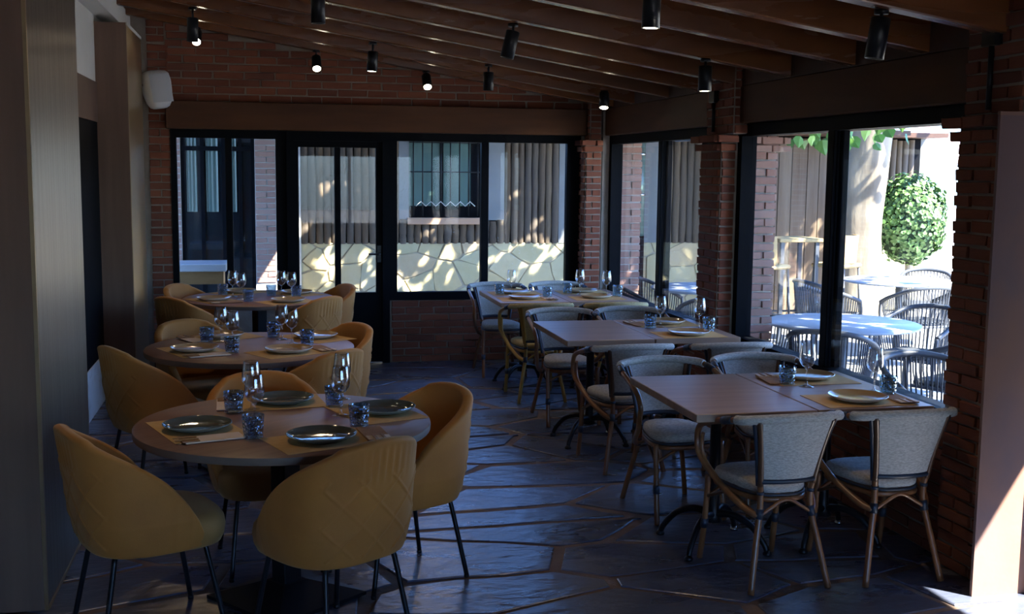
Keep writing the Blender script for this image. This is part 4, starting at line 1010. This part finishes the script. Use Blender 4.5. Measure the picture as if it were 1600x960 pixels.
# brick and dark glass front seen through window_1
df_ = thing('shopfront', 'dark glazed front between pale brick pillars behind the back window', 'window', (-1.0, 13.2, 0))
for x0, x1 in ((-0.06, 0.10), (0.90, 1.13)):
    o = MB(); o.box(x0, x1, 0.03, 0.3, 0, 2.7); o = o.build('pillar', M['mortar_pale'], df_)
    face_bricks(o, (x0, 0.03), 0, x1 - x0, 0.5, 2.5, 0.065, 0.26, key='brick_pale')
b = MB(); b.box(0.10, 0.90, 0.12, 0.14, 0, 2.7); b.build('dark_pane', M['dark_glass'], df_)
for x in (0.12, 0.33, 0.56, 0.74, 0.88):
    b = MB(); b.box(x - 0.02, x + 0.02, 0.08, 0.12, 0, 2.7); b.build('glazing_bar', M['frame'], df_)
for x, w in ((0.16, 0.11), (0.37, 0.13), (0.60, 0.1)):
    b = MB(); b.grid([[(x + w * i / 8, 0.115 + 0.008 * math.sin(i * 2.2), z) for i in range(9)] for z in (1.3, 2.6)]); b.build('curtain', M['teal_glass'], df_)
b = MB(); b.box(0.1, 0.9, 0.07, 0.12, 1.98, 2.03); b.build('transom', M['frame'], df_)
pp = MB(); pp.box(0.33, 0.42, YW - 0.05, YW + 0.07, 0, 2.27)
struct(pp.build('trim_6', M['plaster']), 'narrow pale post where the log cladding starts')
ob = thing('side_table', 'white topped wooden table outside the dark back window', 'table', (-0.64, 11.75, 0))
b = MB(); b.box(-0.27, 0.27, -0.25, 0.25, 0.785, 0.86, ch=0.008); b.build('tabletop', M['marble'], ob)
b = MB(); b.box(-0.24, 0.24, -0.22, 0.22, 0.66, 0.785); b.build('apron', M['orange_wood'], ob)
for sx in (-1, 1):
    for sy in (-1, 1):
        b = MB(); b.box(sx * 0.21 - 0.03, sx * 0.21 + 0.03, sy * 0.19 - 0.03, sy * 0.19 + 0.03, -0.02, 0.66); b.build('leg', M['orange_wood'], ob)
# downpipe by the far window
dp = thing('downpipe', 'teal grey downpipe on the house wall beyond the far side window', 'pipe', (4.58, YW - 0.11, 0))
b = MB(); b.tube([(0, 0, 1.0), (0, 0, 2.26)], 0.06, 14); b.build('pipe', M['teal_glass'], dp)
b = MB(); b.tube([(0, 0, -0.02), (0, 0, 1.0)], 0.065, 14); b.build('lower_sleeve', M['frame'], dp)
for z in (1.5, 2.0): 
    b = MB(); b.tube([(0, 0, z), (0, 0, z + 0.03)], 0.066, 14); b.build('clamp', M['steel'], dp)

fn = thing('wooden_fence', 'weathered brown board fence behind the tall bar table', 'fence', (5.70, 13.45, 0))
xx = 0.0
for i in range(9):
    w_ = rs.uniform(0.13, 0.22); b = MB(); b.box(0.004, w_ - 0.004, 0, 0.03, 0.0, 2.22 + rs.uniform(-0.03, 0.03), ch=0.003)
    o = b.build('board', M['fence'], fn, loc=(xx, rs.uniform(-0.006, 0.006), -0.02)); xx += w_
for z in (0.4, 1.9):
    b = MB(); b.box(0, xx, 0.035, 0.075, z, z + 0.09); b.build('rail', M['fence'], fn)

# ------------------------------------------------------------------ tree, bush
def leafmesh():
    b = MB(); p = [(0, 0, 0), (0.045, 0.012, 0.01), (0.065, 0.05, 0.012), (0.04, 0.085, 0.006), (0.012, 0.125, -0.012), (-0.03, 0.09, 0.006), (-0.062, 0.055, 0.012), (-0.045, 0.012, 0.01)]
    b.add(p + [(0, 0.055, -0.004)], [(i, (i + 1) % 8, 8) for i in range(8)]); return b
LFB = leafmesh()
tree = thing('terrace_tree', 'pale barked tree trunk with broad leaf canopy on the terrace', 'tree', (6.78, 12.2, 0))
pth = spline([(-0.02, 0, -0.05), (0.0, 0, 0.6), (0.0, 0, 1.3), (0.05, 0, 2.2), (0.12, -0.1, 3.0), (0.2, -0.3, 3.8)], 6)
b = MB(); rt_ = random.Random(5); n = 26; rows = []
for i, p in enumerate(pth):
    t_ = i / (len(pth) - 1); rad = 0.29 - 0.09 * min(1, t_ * 3) + 0.05 * max(0, t_ - 0.4) + 0.04
    rows.append([(p.x + rad * (1 + 0.05 * math.sin(5 * a + 2 * p.z) + 0.03 * math.sin(11 * a - 3 * p.z)) * math.cos(a), p.y + rad * (1 + 0.05 * math.sin(5 * a + 2 * p.z)) * math.sin(a), p.z) for a in [2 * PI * k / n for k in range(n)]])
b.grid(rows, closed=True); b.build('trunk', M['bark'], tree)
for ex, ey, ez in ((-2.2, -1.5, 4.4), (1.6, -2.0, 4.5), (-0.6, -4.5, 4.3), (-3.0, 0.3, 4.2), (1.2, 0.8, 4.8), (-1.5, -6, 4.2)):
    b = MB(); p = spline([(0.1, -0.1, 3.2), (ex * 0.4, ey * 0.4, 3.9), (ex, ey, ez)], 6); b.tube(p, [0.11 - 0.08 * i / len(p) for i in range(len(p))], 8); b.build('branch', M['bark'], tree)
fo = MB(); rt_ = random.Random(15)
cl = []
for _ in range(135):
    yy_ = rt_.uniform(-9.2, 1.0)
    cl.append((rt_.uniform(-4.2, 1.5 if yy_ > -2 else 0.9), yy_, rt_.uniform(3.5, 4.9), rt_.uniform(0.45, 0.95)))
for cx_, cy_, cz_, cr_ in cl:
    for _ in range(46):
        p = Vector((rt_.gauss(0, 1), rt_.gauss(0, 1), rt_.gauss(0, 0.5))) * cr_ * 0.55 + Vector((cx_, cy_, cz_))
        Mx = Matrix.Translation(p) @ Matrix.Rotation(rt_.uniform(0, 6.3), 4, 'Z') @ Matrix.Rotation(rt_.uniform(-0.8, 0.8), 4, 'X') @ Matrix.Scale(rt_.uniform(1.1, 1.9), 4)
        fo.add(LFB.v, [(0, 1, 2, 8), (2, 3, 4, 8), (4, 5, 6, 8), (6, 7, 0, 8)], False, Mx)
fo.build('foliage', M['leaf'], tree, kind='stuff')
lfm = LFB.mesh('leaf', M['leaf'])
for i in range(46):
    x = rt_.uniform(4.95, 6.25); z = 2.42 - rt_.random() ** 1.5 * 0.36 
    obj('leaf', lfm, tree, loc=(x - 6.78, rt_.uniform(10.2, 10.8) - 12.2, z), rot=(rt_.uniform(-2.2, -0.8), rt_.uniform(-0.5, 0.5), rt_.uniform(-0.9, 0.9)), scale=[rt_.uniform(0.8, 1.3)] * 3)
b = MB(); b.tube(spline([(4.7 - 6.78, -1.7, 2.5), (5.6 - 6.78, -1.65, 2.44), (6.3 - 6.78, -1.6, 2.55), (0, -0.1, 2.9)], 6), 0.02, 8); b.build('hanging_branch', M['bark'], tree)

bush = thing('topiary_bush', 'rounded green bush beyond the terrace tables', 'bush', (7.77, 12.8, 0))
b = MB(); b.tube(spline([(0, 0, -0.03), (0.02, 0, 0.4), (0.0, 0, 0.9)], 4), 0.035, 8); b.build('stem', M['bark'], bush)
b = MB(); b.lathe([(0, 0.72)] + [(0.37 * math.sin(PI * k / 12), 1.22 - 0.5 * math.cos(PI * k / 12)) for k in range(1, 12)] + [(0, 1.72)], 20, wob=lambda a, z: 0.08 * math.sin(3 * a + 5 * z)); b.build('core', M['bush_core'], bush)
fb2 = MB(); rt_ = random.Random(33)
for _ in range(3800):
    a = rt_.uniform(0, 2 * PI); u = rt_.uniform(-1, 1); r_ = (0.86 + 0.18 * rt_.random() + 0.05 * math.sin(4 * a + 6 * u)) * (1 - 0.12 * max(0, -u))
    n_ = Vector((math.sqrt(1 - u * u) * math.cos(a), math.sqrt(1 - u * u) * math.sin(a), u)); p = Vector((n_.x * 0.44 * r_, n_.y * 0.44 * r_, 1.22 + n_.z * 0.57 * r_))
    q = n_.to_track_quat('Z', 'Y').to_matrix().to_4x4()
    Mx = Matrix.Translation(p) @ q @ Matrix.Rotation(rt_.uniform(0, 6.3), 4, 'Z') @ Matrix.Rotation(rt_.uniform(-1.0, 0.6), 4, 'X') @ Matrix.Scale(rt_.uniform(0.32, 0.55), 4)
    fb2.add(LFB.v, [(0, 1, 2, 8), (2, 3, 4, 8), (4, 5, 6, 8), (6, 7, 0, 8)], False, Mx)
fb2.build('foliage', M['bush'], bush, kind='stuff')

# ------------------------------------------------------------------ terrace furniture
def terrace_table(label, x, y, r=0.54, z=0.74):
    t = thing('terrace_table', label, 'table', (x, y, -0.02), 0, 'round terrace tables')
    b = MB(); b.lathe([(0, z), (r - 0.005, z), (r, z + 0.004), (r, z + 0.016), (r - 0.004, z + 0.02), (0, z + 0.02)], 56); b.build('tabletop', M['tabletop_out'], t)
    b = MB(); b.tube([(0, 0, 0.03), (0, 0, z)], 0.035, 12); b.build('column', M['alu'], t)
    b = MB(); b.lathe([(0, 0), (0.27, 0), (0.27, 0.012), (0.05, 0.035), (0, 0.035)], 32); b.build('base', M['alu'], t)
terrace_table('blue-grey round terrace table just outside the near side window', 4.05, 7.47, 0.54)
terrace_table('round terrace table farther out beside the tree trunk', 6.25, 10.42, 0.56)
terrace_table('round terrace table outside the far side window', 3.98, 9.95, 0.50)
def rope_chair():
    t = thing('rope_chair', '', 'chair', group='grey rope armchairs on the terrace')
    rail = spline([(-0.275, 0.22, 0.60), (-0.285, 0.08, 0.655), (-0.265, -0.10, 0.715), (-0.19, -0.235, 0.765), (0, -0.285, 0.785), (0.19, -0.235, 0.765), (0.265, -0.10, 0.715), (0.285, 0.08, 0.655), (0.275, 0.22, 0.60)], 7)
    low = spline([(-0.235, 0.21, 0.41), (-0.24, 0.08, 0.41), (-0.225, -0.09, 0.41), (-0.165, -0.19, 0.41), (0, -0.225, 0.41), (0.165, -0.19, 0.41), (0.225, -0.09, 0.41), (0.24, 0.08, 0.41), (0.235, 0.21, 0.41)], 7)
    b = MB(); b.tube(rail, 0.019, 10); b.build('top_rail', M['alu'], t)
    b = MB(); b.tube(low + [low[0]], 0.013, 8); b.build('seat_frame', M['alu'], t)
    b = MB(); N = 46
    for i in range(N):
        u = 0.04 + 0.92 * i / (N - 1); k = u * (len(rail) - 1); a = int(k); f = k - a
        p = rail[a].lerp(rail[min(a + 1, len(rail) - 1)], f); q = low[a].lerp(low[min(a + 1, len(low) - 1)], f)
        md = (p + q) / 2; md = Vector((md.x * 1.03, md.y * 1.03, md.z))
        b.tube([p, md, q], 0.0058, 5, cap=False)
    b.build('rope_weave', M['rope'], t, kind='stuff')
    for sx in (-1, 1):
        b = MB(); b.tube(spline([(sx * 0.275, 0.22, 0.60), (sx * 0.272, 0.235, 0.5), (sx * 0.255, 0.235, 0.3), (sx * 0.265, 0.25, 0)], 4), 0.0135, 8); b.build('leg', M['alu'], t)
        b = MB(); b.tube(spline([(sx * 0.19, -0.17, 0.41), (sx * 0.22, -0.22, 0.2), (sx * 0.24, -0.27, 0)], 4), 0.0135, 8); b.build('leg', M['alu'], t)
    b = MB(); b.box(-0.225, 0.225, -0.19, 0.22, 0.405, 0.455, ch=0.018); b.build('seat_pad', M['cushion_out'], t)
    return t
rc = rope_chair(); first = True
for x, y, a, l in (
    (3.76, 7.08, -38, 'grey rope armchair with its back to the near window, before the blue-grey table'),
    (3.67, 5.68, 183, 'grey rope armchair closest to the near brick pillar, facing our way'),
    (4.55, 6.78, 28, 'grey rope armchair at the near end of the blue-grey terrace table'),
    (4.95, 7.95, 120, 'grey rope armchair beyond the blue-grey terrace table, open back toward the tree'),
    (3.72, 8.28, 205, 'grey rope armchair at the far end of the blue-grey terrace table, by the brick'),
    (6.05, 9.72, 0, 'grey rope armchair with its back to us at the table by the tree'),
    (5.35, 10.25, -85, 'grey rope armchair side-on between the bar stools and the tree table'),
    (6.95, 11.05, 150, 'grey rope armchair on the far side of the tree table below the bush'),
    (3.62, 10.55, 215, 'grey rope armchair against the outer brick corner, far side window'),
    (3.72, 9.10, -10, 'grey rope armchair nearest the glass of the far side window'),
):
    o = rc if first else copy_tree(rc); first = False
    put(o, l, (x, y, -0.02), math.radians(a))
bt = thing('bar_table', 'tall rattan topped bar table before the wooden fence', 'table', (5.58, 11.5, -0.02))
b = MB(); b.box(-0.25, 0.25, -0.25, 0.25, 1.09, 1.13, ch=0.006); b.build('tabletop', M['rattan'], bt)
for sx in (-1, 1):
    for sy in (-1, 1):
        b = MB(); b.box(sx * 0.2 - 0.02, sx * 0.2 + 0.02, sy * 0.2 - 0.02, sy * 0.2 + 0.02, 0, 1.09); b.build('leg', M['alu'], bt)
b = MB(); b.tube([(-0.2, -0.2, 0.3), (0.2, -0.2, 0.3), (0.2, 0.2, 0.3), (-0.2, 0.2, 0.3)], 0.012, 6, closed=True); b.build('footrail', M['alu'], bt)
def bar_stool():
    t = thing('bar_stool', '', 'stool', group='rattan bar stools')
    b = MB(); b.box(-0.2, 0.2, -0.2, 0.2, 0.82, 0.865, ch=0.015); b.build('seat', M['rattan'], t)
    rows = [[(0.2 * math.sin(math.radians(an)) * 1.02, -0.2 * math.cos(math.radians(an)) * 1.0 - 0.02 * v, 0.87 + 0.30 * v) for an in range(-75, 76, 15)] for v in (0, 0.33, 0.66, 1)]
    b = MB(); b.grid(rows); b.grid([[(x * 0.93, y * 0.93, z) for x, y, z in r] for r in rows]); b.grid([rows[-1], [(x * 0.93, y * 0.93, z) for x, y, z in rows[-1]]]); b.build('backrest', M['rattan'], t)
    for sx in (-1, 1):
        for sy in (-1, 1):
            b = MB(); b.tube([(sx * 0.17, sy * 0.17, 0.83), (sx * 0.21, sy * 0.21, 0)], 0.014, 8); b.build('leg', M['alu'], t)
    b = MB(); b.tube([(-0.19, -0.19, 0.32), (0.19, -0.19, 0.32), (0.19, 0.19, 0.32), (-0.19, 0.19, 0.32)], 0.01, 6, closed=True); b.build('footrail', M['alu'], t)
    return t
bs = bar_stool()
put(bs, 'rattan bar stool at the brick side of the tall bar table', (5.14, 11.2, -0.02), math.radians(-60))
o = copy_tree(bs); put(o, 'rattan bar stool with its woven back to the tree trunk', (6.02, 11.3, -0.02), math.radians(35))
ps = thing('parasol', 'pale pink parasol far behind the bush', 'parasol', (10.2, 16.5, 0))
b = MB(); b.tube([(0, 0, -0.02), (0, 0, 2.55)], 0.03, 8); b.build('pole', M['alu'], ps)
b = MB(); b.lathe([(0, 2.58), (0.65, 2.34), (1.25, 2.02), (1.25, 1.98), (0.65, 2.31), (0, 2.55)], 8, smooth=False); b.build('canopy', M['pink'], ps)
